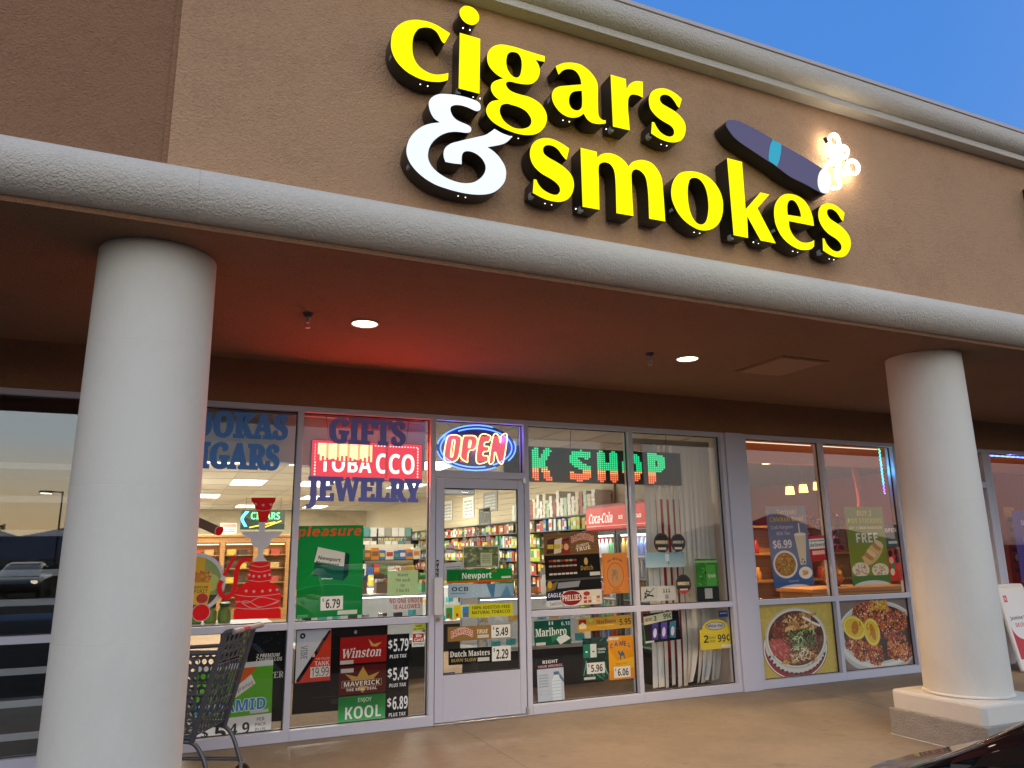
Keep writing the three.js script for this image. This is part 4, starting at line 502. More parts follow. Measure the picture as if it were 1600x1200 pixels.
{
  const { t, w, h } = signBox('led_sign', 'red glowing LED sign with white letters in the window', [487, 686], [660.5, 693], [486, 748.5], -0.14, 0.05, (c, W, H) => {
    rect(c, 0, 0, W, H, '#c4102f'); const n = 34; for (let i = 0; i < n; i++) { rect(c, W * (0.03 + i * 0.94 / n), H * 0.07, W * 0.014, H * 0.03, '#ffe9dc'); } for (let i = 0; i < 11; i++) { rect(c, W * 0.025, H * (0.1 + i * 0.077), W * 0.012, H * 0.045, '#ffe9dc'); rect(c, W * 0.955, H * (0.1 + i * 0.077), W * 0.012, H * 0.045, '#ffe9dc'); }
    T(c, 'TOBA', W * 0.07, H * 0.82, H * 0.6, '#fff4ea', { w: W * 0.46 }); rect(c, W * 0.03, H * 0.02, W * 0.52, H * 0.53, '#c4102f'); for (let i = 0; i < 26; i++) { const x = W * (0.05 + i * 0.0186), e = H * (0.3 + 0.16 * Math.abs(Math.sin(i * 1.7))); rect(c, x, H * 0.07, W * 0.019, e, i % 5 === 4 ? '#ff9a5a' : '#ffd9a0'); }
    T(c, 'CCO', W * 0.56, H * 0.82, H * 0.74, '#fff4ea', { w: W * 0.38 }); rect(c, W * 0.655, H * 0.05, W * 0.025, H * 0.9, '#9a0018');
  }, 700, 1.5);
  const l = new THREE.RectAreaLight(lin(1, 0.05, 0.03), 19, w, h); l.position.set(0, 0, 0.034); l.rotation.y = Math.PI; t.add(l);
}
{
  const cols = 84, rows = 16, bits = document.createElement('canvas'); bits.width = cols; bits.height = rows; const bc = bits.getContext('2d'); rect(bc, 0, 0, cols, rows, '#000');
  const z = -0.2, ax = at(2.95, 0, 'z', z), X0b = 2.93, X1b = 5.07, U = (px) => (at(px, 730, 'z', z).x - X0b) / (X1b - X0b) * cols;
  for (const [s, a, b] of [['K', 828, 860], ['S', 887, 926], ['H', 931, 968], ['O', 972, 1004], ['P', 1008, 1042]]) T(bc, s, U(a), 15.2, 19.6, '#fff', { w: U(b) - U(a), st: '#fff', sw: 0.45 });
  const img = bc.getImageData(0, 0, cols, rows).data, ya = at(826, 697, 'z', z).y, yb = at(826, 752, 'z', z).y, t = thing('led_sign', 'long scrolling LED message board with green and red letters', 'LED sign', [(X0b + X1b) / 2, (ya + yb) / 2, z]), w = X1b - X0b, h = ya - yb;
  mesh('housing', new RoundedBoxGeometry(w, h, 0.06, 2, 0.006).translate(0, 0, -0.03), std(lin(0.05, 0.052, 0.05), 0.5), t);
  mesh('led_screen', new THREE.PlaneGeometry(w - 0.02, h - 0.02).translate(0, 0, 0.002), new THREE.MeshStandardMaterial({ color: lin(0.02, 0.021, 0.02), roughness: 0.6, emissive: 0xffffff, emissiveIntensity: 1.25, emissiveMap: canvas(cols * 10, rows * 10, (c, W, H) => { rect(c, 0, 0, W, H, '#000'); for (let j = 0; j < rows; j++) for (let i = 0; i < cols; i++) if (img[(j * cols + i) * 4] > 110) { const x = i * 10 + 5, y = j * 10 + 5, low = j > 9.5; rect(c, x - 5, y - 5, 10, 10, low ? '#a82408' : '#007a3a'); rect(c, x - 3.4, y - 3.4, 6.8, 6.8, low ? (j < 11.5 ? '#ffd27a' : '#ff8a4a') : '#22e89a'); } }) }), t);
  for (const x of [-0.9, -0.3, 0.4, 0.9]) mesh('hanging_wire', bar(V(x, h / 2, -0.03), V(x + 0.03, 2.74 - t.position.y, -0.05), 0.003, 5), M.dark, t);
  const l = new THREE.RectAreaLight(lin(0.1, 1, 0.5), 0.35, w * 0.7, h * 0.5); l.position.set(0.1, 0.03, 0.012); l.rotation.y = Math.PI; t.add(l); const l2 = new THREE.RectAreaLight(lin(1, 0.25, 0.08), 0.35, w * 0.7, h * 0.2); l2.position.set(0.1, -0.1, 0.012); l2.rotation.y = Math.PI; t.add(l2);
}
{   // oval open sign
  const z = -0.12, Q = (x, y, dz = 0) => at(640 + x / 8, 620 + y / 8, 'z', z + dz), c0 = Q(830, 640), t = thing('neon_open_sign', 'oval neon open sign with blue rings over the door', 'neon sign');
  const o8 = (s) => outline([640, 620, 8], s, z), blue = glow(lin(0.1, 0.28, 1), 2.6), yel = glow(lin(1, 0.72, 0.28), 2.6), redp = glow(lin(1, 0.07, 0.1), 0.85);
  const E = (rx, ry, a0, a1, dz) => Array.from({ length: 30 }, (_, i) => { const a = R(a0 + (a1 - a0) * i / 29); return Q(832 + rx * Math.cos(a), 638 - ry * Math.sin(a), dz); });
  mesh('backing_panel', new THREE.ExtrudeGeometry(new THREE.Shape(E(495, 285, 0, 348, 0).map((p) => new THREE.Vector2(p.x, p.y))), { depth: 0.02, bevelEnabled: false }).translate(0, 0, z - 0.03), std(lin(0.03, 0.03, 0.16), 0.4), t);
  mesh('outer_neon_ring', [tube(E(490, 282, 65, 170, 0.012), 0.0065, 60), tube(E(490, 282, 188, 300, 0.012), 0.0065, 60), tube(E(492, 282, -35, 18, 0.012), 0.0065, 40)], blue, t); mesh('inner_neon_ring', [tube(E(446, 242, 120, -62, 0.012), 0.0065, 70), tube(E(446, 242, 150, 285, 0.012), 0.0065, 70)], blue, t);
  const letters = ['470,505 540,478 610,490 642,530 630,640 608,750 570,800 500,822 440,800 425,735 440,620', '668,500 700,488 800,490 838,530 835,600 800,660 735,685 715,820* 632,815* 645,610', '875,492* 1002,492* 988,560* 938,572* 930,618* 985,628* 975,680* 922,690* 915,735* 972,745* 962,812* 830,812*', '1042,488* 1108,490* 1128,580* 1142,488* 1212,488* 1165,815* 1108,815* 1062,690* 1042,815* 988,815*'];
  const holes = ['548,540 560,560 535,735 520,750 508,735 530,560', '745,550 762,560 758,600 745,635 732,625'];
  for (const s of letters) { const p = o8(s); mesh('letter_light', flat(p, z + 0.0005), redp, t); mesh('neon_tube', tube(p.filter((_, i) => i % (p.length > 24 ? 2 : 1) === 0).map((v) => V(v.x, v.y, z + 0.012)), 0.0058, 110, 6, true), yel, t); }
  for (const s of holes) mesh('neon_tube', tube(o8(s).filter((_, i) => i % 2 === 0).map((v) => V(v.x, v.y, z + 0.012)), 0.0058, 60, 6, true), yel, t);
  for (const [x, c, k] of [[0, lin(1, 0.15, 0.15), 0.1], [-0.3, lin(0.1, 0.2, 1), 0.12], [0.3, lin(0.2, 0.12, 1), 0.12]]) { const l = new THREE.PointLight(c, k); l.position.set(c0.x + x, c0.y + (x ? 0.1 : 0), z + 0.045); l.castShadow = true; l.shadow.radius = 1; t.add(l); }
  for (const x of [-0.25, 0.25]) mesh('hanging_chain', bar(V(c0.x + x, c0.y + 0.18, z - 0.01), V(c0.x + x * 1.3, 2.72, z - 0.03), 0.003, 5), M.steel, t);
}
// ---------- inside the smoke shop ----------
const IN = 2.76, BZ = -17.6;
const wood = (() => { const cv = tileNoise(512, [[6, 0.3], [24, 0.3], [140, 0.4]], 61), d = new Uint8Array(512 * 512 * 4); for (let j = 0; j < 512; j++) for (let i = 0; i < 512; i++) { const v = cv[((j * 9) % 512) * 512 + Math.floor(i / 6)] * 0.5 + 0.62; d.set([Math.min(255, 196 * v), Math.min(255, 140 * v), 78 * v, 255], (j * 512 + i) * 4); } const t = new THREE.DataTexture(d, 512, 512); t.wrapS = t.wrapT = THREE.RepeatWrapping; t.magFilter = THREE.LinearFilter; t.colorSpace = THREE.SRGBColorSpace; t.needsUpdate = true; return std(0xffffff, 0.45, { map: t }); })();
const cream = std(lin(0.66, 0.57, 0.4), 0.75, { map: mottle }), carpet = std(lin(0.26, 0.17, 0.1), 0.95, { map: grey(512, tileNoise(512, [[12, 0.3], [220, 0.7]], 71).map((v) => 0.4 + 1.1 * v), 1.4) });
structure('shop_floor', box(-0.34, -0.1, BZ, 5.58, 0, -0.116), carpet);
{
  const t = new THREE.Group(); t.name = 'shop_ceiling'; t.userData.kind = 'structure'; scene.add(t);
  mesh('ceiling_deck', box(-0.34, IN + 0.025, BZ, 5.58, IN + 0.05, -0.13), M.dark, t);
  const tile = new THREE.BoxGeometry(0.594, 0.016, 1.194), tm = [std(lin(0.7, 0.69, 0.64), 0.9), std(lin(0.66, 0.65, 0.6), 0.9), std(lin(0.73, 0.71, 0.66), 0.9)], bars = [];
  const lights = [[0, 6], [2, 6], [1, 9], [3, 3], [6, 3], [4, 6], [7, 6], [5, 9], [0, 12], [3, 12], [6, 12], [1, 3]];
  const lit = glow(lin(1, 0.98, 0.9), 4, 0xffffff);
  for (let i = 0; i < 10; i++) for (let j = 0; j < 14; j++) {
    const x = -0.04 + i * 0.6, z = -0.74 - j * 1.2;
    if (lights.some(([a, b]) => a === i && b === j)) {
      const f = thing('ceiling_light', 'white fluorescent panel in the shop ceiling', 'ceiling light', [x, IN, z], 'fluorescent ceiling panels'); mesh('light_diffuser', new THREE.BoxGeometry(0.57, 0.012, 1.17), lit, f); mesh('light_frame', [box(-0.297, -0.012, -0.597, -0.285, 0.012, 0.597), box(0.285, -0.012, -0.597, 0.297, 0.012, 0.597), box(-0.285, -0.012, -0.597, 0.285, 0.012, -0.585), box(-0.285, -0.012, 0.585, 0.285, 0.012, 0.597)], M.white, f);
      const l = new THREE.RectAreaLight(lin(0.98, 1, 0.88), 31, 0.56, 1.16); l.position.y = -0.02; l.rotation.x = -Math.PI / 2; f.add(l);
    } else { const m = mesh('ceiling_tile', tile, tm[(i * 5 + j * 3) % 3], t); m.position.set(x, IN + 0.008, z); }
  }
  for (let i = 0; i <= 10; i++) bars.push(box(-0.352 + i * 0.6, IN - 0.006, BZ, -0.328 + i * 0.6, IN - 0.001, -0.13)); for (let j = 0; j <= 14; j++) bars.push(box(-0.34, IN - 0.007, -0.152 - j * 1.2, 5.58, IN - 0.0015, -0.128 - j * 1.2));
  mesh('tile_grid', bars, std(lin(0.55, 0.54, 0.5), 0.6), t);
}
mesh('shop_back_wall', box(-0.34, 0, BZ, 5.58, IN, BZ + 0.06), cream, bld);
{ // grey shades rolled partly down behind the upper panes
  const cloth = std(lin(0.42, 0.4, 0.41), 0.9);
  for (const [a, b, y, l] of [[-0.24, 0.92, 2.245, 'dark grey roller shade behind the painted lettering'], [0.945, 2.12, 2.225, 'dark grey roller shade behind the red LED sign']]) { const t = thing('roller_shade', l, 'shade', [0, 0, -0.21]); mesh('shade_cloth', box(a, y, 0, b, 2.66, 0.002), cloth, t); mesh('roller_tube', cyl(0.022, 0.022, b - a, 0, 0, 0).rotateZ(-Math.PI / 2).translate(a, 2.68, -0.005), M.steel, t); mesh('hem_bar', box(a, y - 0.012, -0.004, b, y + 0.004, 0.006), M.steel, t); }
}
{ // vertical blinds
  const t = thing('vertical_blind', 'white vertical blinds with curled lower ends behind the shop window', 'blinds', [0, 0, -0.3]), vm = std(lin(0.74, 0.72, 0.66), 0.7, { side: THREE.DoubleSide });
  mesh('headrail', rbox(4.5, 2.6, -0.03, 5.53, 2.65, 0.03, 0.004), std(lin(0.3, 0.29, 0.24), 0.6), t);
  const R2 = rng(88);
  for (let i = 0; i < 13; i++) {
    const x = [4.67, 4.74, 4.81, 4.895, 4.975, 5.055, 5.125, 5.195, 5.265, 5.33, 5.395, 5.455, 5.51][i], turn = i > 1 && i < 6 ? R(24 + 8 * R2()) : R(8 + 10 * R2()), curl = i > 5 ? 0.16 + 0.2 * R2() : 0.02 + 0.05 * R2(), w = 0.089, n = 26, pos = [], y0 = 0.05 + 0.03 * R2(), tw = (R2() - 0.5) * 0.25;
    const P = (s, k) => { const u = k / n, y = 2.6 - (2.6 - y0) * u, low = Math.max(0, (0.6 - y) / 0.55), bend = curl * low * low, a = turn + tw * u + bend * 1.2, xx = s * w / 2, cup = 0.006 * (1 - 4 * (s / 2) * (s / 2)); return [x + Math.cos(a) * xx + bend * 0.5 * -1 - Math.sin(a) * cup, y + bend * 0.1, -Math.sin(a) * xx + bend * 0.25 - Math.cos(a) * cup]; };
    for (let k = 0; k < n; k++) for (const [s0, s1] of [[-1, 0], [0, 1]]) pos.push(...P(s0, k), ...P(s0, k + 1), ...P(s1, k + 1), ...P(s0, k), ...P(s1, k + 1), ...P(s1, k));
    const g = new THREE.BufferGeometry(); g.setAttribute('position', new THREE.Float32BufferAttribute(pos, 3)); g.computeVertexNormals(); mesh('vane', toCreasedNormals(g, 0.9), vm, t);
  }
}
{ // drinks cooler along the right wall, facing left
  const t = thing('drinks_cooler', 'red drinks cooler with glass door and lit header panel', 'cooler'), red = std(lin(0.5, 0.02, 0.02), 0.4), z0 = -2.07, z1 = -0.64, x0 = 4.9, x1 = 5.54;
  mesh('cabinet_side', rbox(x0 + 0.02, 0.08, z1 - 0.03, x1, 1.99, z1, 0.01), red, t); mesh('cabinet_side', rbox(x0 + 0.02, 0.08, z0, x1, 1.99, z0 + 0.03, 0.01), red, t);
  mesh('cabinet_back', box(x1 - 0.04, 0.08, z0 + 0.03, x1, 1.99, z1 - 0.03), M.white, t); mesh('kick_plate', rbox(x0 + 0.03, 0, z0, x1, 0.3, z1, 0.01), M.black, t); mesh('cabinet_top', rbox(x0 + 0.02, 1.98, z0, x1, 2.02, z1, 0.01), red, t);
  const hdr = canvas(560, 110, (c, W, H) => { rect(c, 0, 0, W, H, '#c8241c'); T(c, 'Coca-Cola', W * 0.04, H * 0.72, H * 0.62, '#fff', { f: 'serif', it: 0.25, w: W * 0.42, thin: 1, st: '#fff', sw: 2 }); T(c, 'ICE', W * 0.56, H * 0.6, H * 0.22, '#ffe'); T(c, 'COLD', W * 0.8, H * 0.6, H * 0.22, '#ffe'); poly(c, [[W * 0.72, H * 0.1], [W * 0.76, H * 0.5], [W * 0.72, H * 0.9], [W * 0.7, H * 0.5]], '#fff'); rect(c, 0, H * 0.86, W, 3, '#f3c9c2'); });
  mesh('header_light_panel', new THREE.PlaneGeometry(z1 - z0 - 0.02, 0.26).rotateY(-Math.PI / 2).translate(x0 - 0.002, 1.85, (z0 + z1) / 2), new THREE.MeshStandardMaterial({ map: hdr, emissive: 0xffffff, emissiveMap: hdr, emissiveIntensity: 0.55, roughness: 0.4 }), t); mesh('header_case', rbox(x0, 1.7, z0, x0 + 0.1, 2.0, z1, 0.008), red, t);
  const zm = (z0 + z1) / 2; for (const [a, b] of [[z0 + 0.02, zm - 0.01], [zm + 0.01, z1 - 0.02]]) { const d = mesh('door_frame', [box(x0, 0.32, a, x0 + 0.04, 1.69, a + 0.045), box(x0, 0.32, b - 0.045, x0 + 0.04, 1.69, b), box(x0, 0.32, a + 0.045, x0 + 0.04, 0.37, b - 0.045), box(x0, 1.64, a + 0.045, x0 + 0.04, 1.69, b - 0.045)], M.black, t); mesh('door_glass', box(x0 + 0.016, 0.37, a + 0.046, x0 + 0.021, 1.64, b - 0.046), M.glass, d); mesh('door_handle', bar(V(x0 - 0.03, 0.9, b - 0.03), V(x0 - 0.03, 1.2, b - 0.03), 0.01), M.steel, d); }
  mesh('cooler_light', box(x0 + 0.05, 1.62, z0 + 0.05, x0 + 0.08, 1.65, z1 - 0.05), glow(lin(0.85, 0.95, 1), 4), t); const l = new THREE.RectAreaLight(lin(0.85, 0.95, 1), 9, 1.3, 0.1); l.position.set(x0 + 0.09, 1.6, zm); l.rotation.set(0, -Math.PI / 2, 0); l.lookAt(x1, 0.6, zm); t.add(l);
  const bottle = new THREE.LatheGeometry([[0, 0], [0.03, 0], [0.032, 0.02], [0.032, 0.13], [0.02, 0.17], [0.012, 0.19], [0.012, 0.215], [0, 0.215]].map((v) => new THREE.Vector2(...v)), 10), cs = [[0.12, 0.2, 0.5, 'blue'], [0.5, 0.03, 0.02, 'red'], [0.6, 0.62, 0.66, 'clear white'], [0.1, 0.4, 0.14, 'green'], [0.6, 0.35, 0.05, 'orange']].map((c) => [std(lin(...c.slice(0, 3)), 0.25), c[3]]);
  for (let s = 0; s < 5; s++) { const y = 0.38 + s * 0.25; mesh('wire_shelf', box(x0 + 0.06, y - 0.012, z0 + 0.035, x1 - 0.045, y, z1 - 0.035), M.white, t); for (let k = 0; k < 13; k++) { const [m, n] = cs[(s * 3 + Math.floor(k / 3)) % 5]; const b = mesh('drink_bottle', bottle, m); b.position.set(x0 + 0.12, y, z0 + 0.1 + k * 0.1); tag(b, `${n} drink bottle, ${nth(12 - k)} from the window on the ${nth(s)} cooler shelf up`, 'bottle', `${n} bottles in the cooler`); } }
}
{ // right-hand wall: slatwall, shelves and stock
  const t = thing('wall_shelving', 'cream slatwall with long shelves full of tobacco stock along the right wall', 'shelving'), X = 5.56, slat = std(lin(0.6, 0.5, 0.33), 0.6), sm = std(lin(0.1, 0.11, 0.09), 0.4), z0 = -15.5, z1 = -2.4;
  for (let i = 0; i < 24; i++) mesh('slat', box(X - 0.018, 0.35 + i * 0.098, z0, X, 0.442 + i * 0.098, z1), slat, t);
  const levels = [0.55, 0.84, 1.09, 1.3, 1.52, 1.76, 1.96];
  for (const y of levels) mesh('shelf', rbox(5.26, y - 0.016, z0, X - 0.02, y, z1, 0.003), sm, t);
  for (let z = z0; z <= z1; z += 1.31) mesh('bracket', box(5.3, 0.5, z - 0.008, X - 0.02, 1.93, z + 0.008), sm, t);
  const hues = [['yellow', 0.62, 0.5, 0.04], ['white', 0.7, 0.69, 0.64], ['green', 0.08, 0.3, 0.1], ['red', 0.5, 0.04, 0.03], ['blue', 0.05, 0.14, 0.42], ['brown', 0.2, 0.1, 0.04], ['lime', 0.42, 0.55, 0.06], ['black', 0.02, 0.02, 0.02], ['orange', 0.62, 0.24, 0.03]].map(([n, ...c]) => [n, std(lin(...c), 0.4)]), R3 = rng(301), unit = new THREE.BoxGeometry(1, 1, 1).translate(0, 0.5, 0), lid = std(lin(0.75, 0.73, 0.66), 0.5); const rest = [], tint = (g, c) => { const n = g.attributes.position.count, a = new Float32Array(n * 3); for (let i = 0; i < n; i++) a.set(c, i * 3); g.setAttribute('color', new THREE.BufferAttribute(a, 3)); return g; };
  levels.slice(0, 6).forEach((y, s) => { let item = 0; for (let z = z1 - 0.06; z > z0 + 0.1;) { const w = 0.06 + 0.07 * R3(), h = 0.11 + 0.12 * R3(), pickI = Math.floor(R3() * 9), run = 1 + Math.floor(R3() * 4); for (let k = 0; k < run && z > z0 + 0.1; k++) { const hh = Math.min(h * (0.9 + 0.2 * R3()), (levels[s + 1] - y) - 0.028), ci = (pickI + (k % 3 === 2 ? 3 : 0)) % 9, [n, m] = hues[ci]; if (z > -7.2) { const b = mesh('product_box', unit, m); b.scale.set(0.12 + 0.06 * R3(), hh, w); b.position.set(5.38 - 0.04 * R3(), y, z - w / 2); b.rotation.y = (R3() - 0.5) * 0.14; tag(b, `${n} packet, ${nth(item++)} from the cooler on the ${nth(s)} wall shelf up`, 'packet', `${n} packets on the right wall shelves`); const la = mesh('print', unit, k % 2 ? lid : hues[(ci + 2) % 9][1], b); la.scale.set(0.01, 0.3 + 0.3 * R3(), 0.8); la.position.set(-0.5, 0.3, 0); } else { const c = m.color.toArray(); rest.push(tint(new THREE.BoxGeometry(0.14, hh, w).translate(5.38, y + hh / 2, z - w / 2), c), tint(new THREE.BoxGeometry(0.004, hh * 0.4, w * 0.8).translate(5.307, y + hh * 0.5, z - w / 2), k % 2 ? [0.7, 0.68, 0.6] : hues[(ci + 4) % 9][1].color.toArray())); } z -= w + 0.006; } z -= 0.01; } });
  { const m = mesh('small_stock', rest, std(0xffffff, 0.45, { vertexColors: true }), t); m.userData.kind = 'stuff'; }
  // cartons in stacks on the top shelf
  const carton = new RoundedBoxGeometry(0.27, 0.052, 0.1, 1, 0.003), cm = [['white', lin(0.7, 0.68, 0.62)], ['pale green', lin(0.42, 0.55, 0.4)], ['cream', lin(0.64, 0.56, 0.42)], ['dark red', lin(0.3, 0.06, 0.04)]].map(([n, c]) => [n, std(c, 0.5)]);
  for (let k = 0; k < 24; k++) { const z = -2.5 - k * 0.118, n = 5 + Math.floor(R3() * 3), c = cm[k % 7 === 3 ? 3 : k % 5 === 2 ? 1 : k % 3 === 1 ? 2 : 0]; for (let i = 0; i < n; i++) { const b = mesh('cigarette_carton', carton, c[1]); b.position.set(5.4 + (R3() - 0.5) * 0.015, 1.961 + 0.027 + i * 0.0535, z + (R3() - 0.5) * 0.008); tag(b, `${c[0]} carton, ${nth(i)} from the bottom of the ${nth(k)} stack from the cooler`, 'carton', `${c[0]} cartons stacked on the top shelf`); } }
  // framed notices and a dark display above the shelves further back
  const notice = (z, w, h, y, label, draw, tone) => { const g = new THREE.BoxGeometry(0.012, h, w), m = std(0xffffff, 0.5, { map: canvas(w * 260, h * 260, draw) }); const p = mesh('wall_notice', g, [paperEdge, m, paperEdge, paperEdge, paperEdge, paperEdge]); p.position.set(5.53, y, z); tag(p, label, 'notice'); };
  const lines = (bg, ink) => (c, W, H) => { rect(c, 0, 0, W, H, bg); for (let i = 0; i < 5; i++) T(c, ['MENTHOL', 'LIGHTS', 'SINGLE 599', 'KINGS 649', 'SPECIAL'][i], W * 0.12, H * (0.26 + i * 0.16), H * 0.13, ink, { w: W * 0.76 }); };
  notice(-9.4, 0.6, 0.42, 2.36, 'framed white price notice on the slatwall, first of three', lines('#e3e4de', '#4a4c48')); notice(-8.1, 0.62, 0.42, 2.36, 'bright white price notice with black print on the slatwall', lines('#f4f6ee', '#1d1f1c')); notice(-6.9, 0.7, 0.36, 2.4, 'grey price notice nearest the carton stacks on the slatwall', lines('#8d918d', '#e3e4de'));
  notice(-7.2, 0.6, 0.34, 1.6 + 0.52, 'dark grey picture panel over the wall shelves', (c, W, H) => { rect(c, 0, 0, W, H, '#3b3f3d'); for (let i = 0; i < 9; i++) stroke(c, [[rr(0, W), rr(0, H)], [rr(0, W), rr(0, H)]], '#7d827e', 4); });
}
function showcase(label, x0, x1, z0, z1, where) {
  const t = thing('glass_showcase', label, 'showcase', [0, 0, 0], 'glass display counters'), al = M.steel, H = 0.98, deck = 0.44;
  mesh('base', box(x0 + 0.02, 0, z0 + 0.02, x1 - 0.02, deck - 0.04, z1 - 0.03), M.black, t); mesh('deck', rbox(x0, deck - 0.04, z0, x1, deck, z1, 0.004), M.white, t);
  mesh('front_glass', box(x0 + 0.01, deck, z1 - 0.008, x1 - 0.01, H - 0.02, z1 - 0.003), M.glass, t); mesh('top_glass', box(x0, H - 0.012, z0, x1, H - 0.004, z1), M.glass, t); mesh('shelf_glass', box(x0 + 0.02, 0.7, z0 + 0.1, x1 - 0.02, 0.706, z1 - 0.03), M.glass, t);
  for (const [a, b] of [[x0, z1 - 0.02], [x1 - 0.02, z1 - 0.02], [x0, z0], [x1 - 0.02, z0]]) mesh('post', box(a, deck, b, a + 0.02, H - 0.013, b + 0.018), al, t);
  mesh('edge_trim', [box(x0, H - 0.028, z1 - 0.002, x1, H, z1 + 0.006), box(x0, deck - 0.03, z1 + 0.0005, x1, deck + 0.004, z1 + 0.008)], al, t); mesh('back_panel', box(x0 + 0.02, deck, z0 + 0.004, x1 - 0.02, H - 0.03, z0 + 0.012), M.white, t);
  mesh('case_light', box(x0 + 0.05, H - 0.04, z1 - 0.05, x1 - 0.05, H - 0.028, z1 - 0.03), glow(lin(0.9, 1, 1), 5), t); const l = new THREE.RectAreaLight(lin(0.9, 1, 1), 4, x1 - x0 - 0.1, 0.03); l.position.set((x0 + x1) / 2, H - 0.042, z1 - 0.04); l.rotation.x = -Math.PI / 2; t.add(l);
  const g = new RoundedBoxGeometry(0.09, 0.05, 0.07, 1, 0.004), ms = [['silver', M.chrome], ['teal', std(lin(0.05, 0.35, 0.36), 0.3)], ['black', M.black], ['white', M.white], ['amber', std(lin(0.55, 0.28, 0.04), 0.3)]], R4 = rng(Math.round(x0 * 100) + 7);
  for (const y of [deck, 0.706]) for (let x = x0 + 0.12, num = 0; x < x1 - 0.1; x += 0.15 + 0.06 * R4()) { const [n, m] = ms[Math.floor(R4() * 5)], b = mesh('display_item', g, m); b.position.set(x, y + 0.026, z1 - 0.14 - 0.1 * R4()); b.rotation.y = R4(); b.scale.y = 0.7 + R4(); b.position.y = y + 0.025 * b.scale.y + 0.001; tag(b, `small ${n} boxed item, ${nth(num++)} along the ${y > 0.6 ? 'glass shelf' : 'deck'} of the ${where}`, 'boxed item', `${n} items in the display counters`); }
}
showcase('glass display counter behind the orange poster window', 3.05, 4.62, -1.78, -1.22, 'counter by the cooler'); showcase('glass display counter behind the door', 1.35, 2.98, -3.0, -2.45, 'counter behind the door'); showcase('glass display counter further back behind the door', 1.9, 4.3, -5.2, -4.6, 'rearmost counter');
{ // things standing on the counters, and a free-standing shelf unit in the middle of the shop
  const R8 = rng(404), cols = [['yellow', 0.6, 0.46, 0.04], ['red', 0.5, 0.04, 0.03], ['green', 0.07, 0.3, 0.1], ['white', 0.7, 0.68, 0.62], ['blue', 0.05, 0.14, 0.45], ['orange', 0.62, 0.24, 0.03], ['brown', 0.2, 0.1, 0.04]].map(([n, ...c]) => [n, std(lin(...c), 0.4)]), top = std(lin(0.7, 0.66, 0.56), 0.5);
  for (const [x0, x1, z, where] of [[3.15, 4.55, -1.5, 'counter by the cooler'], [1.45, 2.9, -2.75, 'counter behind the door'], [2.0, 4.2, -4.9, 'rearmost counter']]) for (let x = x0, i = 0; x < x1; i++) {
    const w = 0.12 + 0.1 * R8(), h = 0.14 + 0.2 * R8(), [n, m] = cols[Math.floor(R8() * 7)], b = thing('counter_display_box', `${n} open display box, ${nth(i)} along the top of the ${where}`, 'display box', [x + w / 2, 0.981, z + 0.12 * (R8() - 0.5)], 'display boxes on the counters');
    mesh('tray', rbox(-w / 2, 0, -0.08, w / 2, h * 0.55, 0.08, 0.004), m, b); mesh('header_card', box(-w / 2, h * 0.551, -0.08, w / 2, h, -0.074), m, b); for (let k = 0; k < 3; k++) mesh('packet', box(-w / 2 + 0.008 + k * w / 3.1, h * 0.551, -0.06, -w / 2 + w / 3.6 + k * w / 3.1, h * 0.72, 0.06), k % 2 ? top : cols[(i + k) % 7][1], b); x += w + 0.05 + 0.1 * R8();
  }
  const t = thing('gondola_shelf', 'free-standing black shelf unit packed with coloured boxes mid shop', 'shelf unit', [0, 0, -7.6]); for (const x of [2.3, 3.3, 4.3]) mesh('upright', box(x - 0.02, 0, -0.25, x + 0.02, 1.62, -0.2), M.black, t); mesh('back_board', box(2.3, 0.1, -0.235, 4.3, 1.62, -0.215), cream, t); for (let i = 0; i < 5; i++) mesh('shelf', box(2.3, 0.2 + i * 0.28, -0.2, 4.3, 0.215 + i * 0.28, 0.1), M.black, t);
  const unit = new THREE.BoxGeometry(1, 1, 1).translate(0, 0.5, 0); for (let s = 0; s < 5; s++) for (let x = 2.34, i = 0; x < 4.2; i++) { const w = 0.08 + 0.07 * R8(), [n, m] = cols[Math.floor(R8() * 7)], b = mesh('shelf_box', unit, m); b.scale.set(w, 0.14 + 0.1 * R8(), 0.16); b.position.set(x + w / 2, 0.216 + s * 0.28, -7.62); tag(b, `${n} box, ${nth(i)} along the ${nth(s)} shelf up of the mid-shop unit`, 'box', `${n} boxes on the mid-shop unit`); const p = mesh('print', unit, cols[(i + s) % 7][1], b); p.scale.set(0.8, 0.4, 0.02); p.position.set(0, 0.3, 0.5); x += w + 0.008; }
}
{ // black wire rack and back shelves with white cartons
  const t = thing('stock_rack', 'black open shelf rack of white cartons at the back of the shop', 'rack', [0, 0, -10.6]); for (const x of [3.4, 4.2, 5.0]) mesh('upright', box(x - 0.015, 0, -0.2, x + 0.015, 2.0, 0.2), M.black, t); for (let i = 0; i < 6; i++) mesh('shelf', box(3.4, 0.3 + i * 0.3, -0.2, 5.0, 0.32 + i * 0.3, 0.2), M.black, t);
  const g = new RoundedBoxGeometry(0.14, 0.2, 0.26, 1, 0.004), ms = [['white', M.white], ['teal', std(lin(0.1, 0.32, 0.3), 0.5)], ['grey', std(lin(0.3, 0.32, 0.3), 0.5)]]; for (let i = 0; i < 6; i++) for (let k = 0; k < 10; k++) { const [n, m] = ms[(i * 2 + k * 5) % 7 < 4 ? 0 : (k + i) % 2 + 1], b = mesh('stock_box', g, m); b.position.set(3.49 + k * 0.157 + (k > 4 ? 0.02 : 0), 0.422 + i * 0.3, -10.55); tag(b, `${n} box, ${nth(k)} from the wooden cabinet on the ${nth(i)} black rack shelf up`, 'box', `${n} boxes on the black rack`); }
}
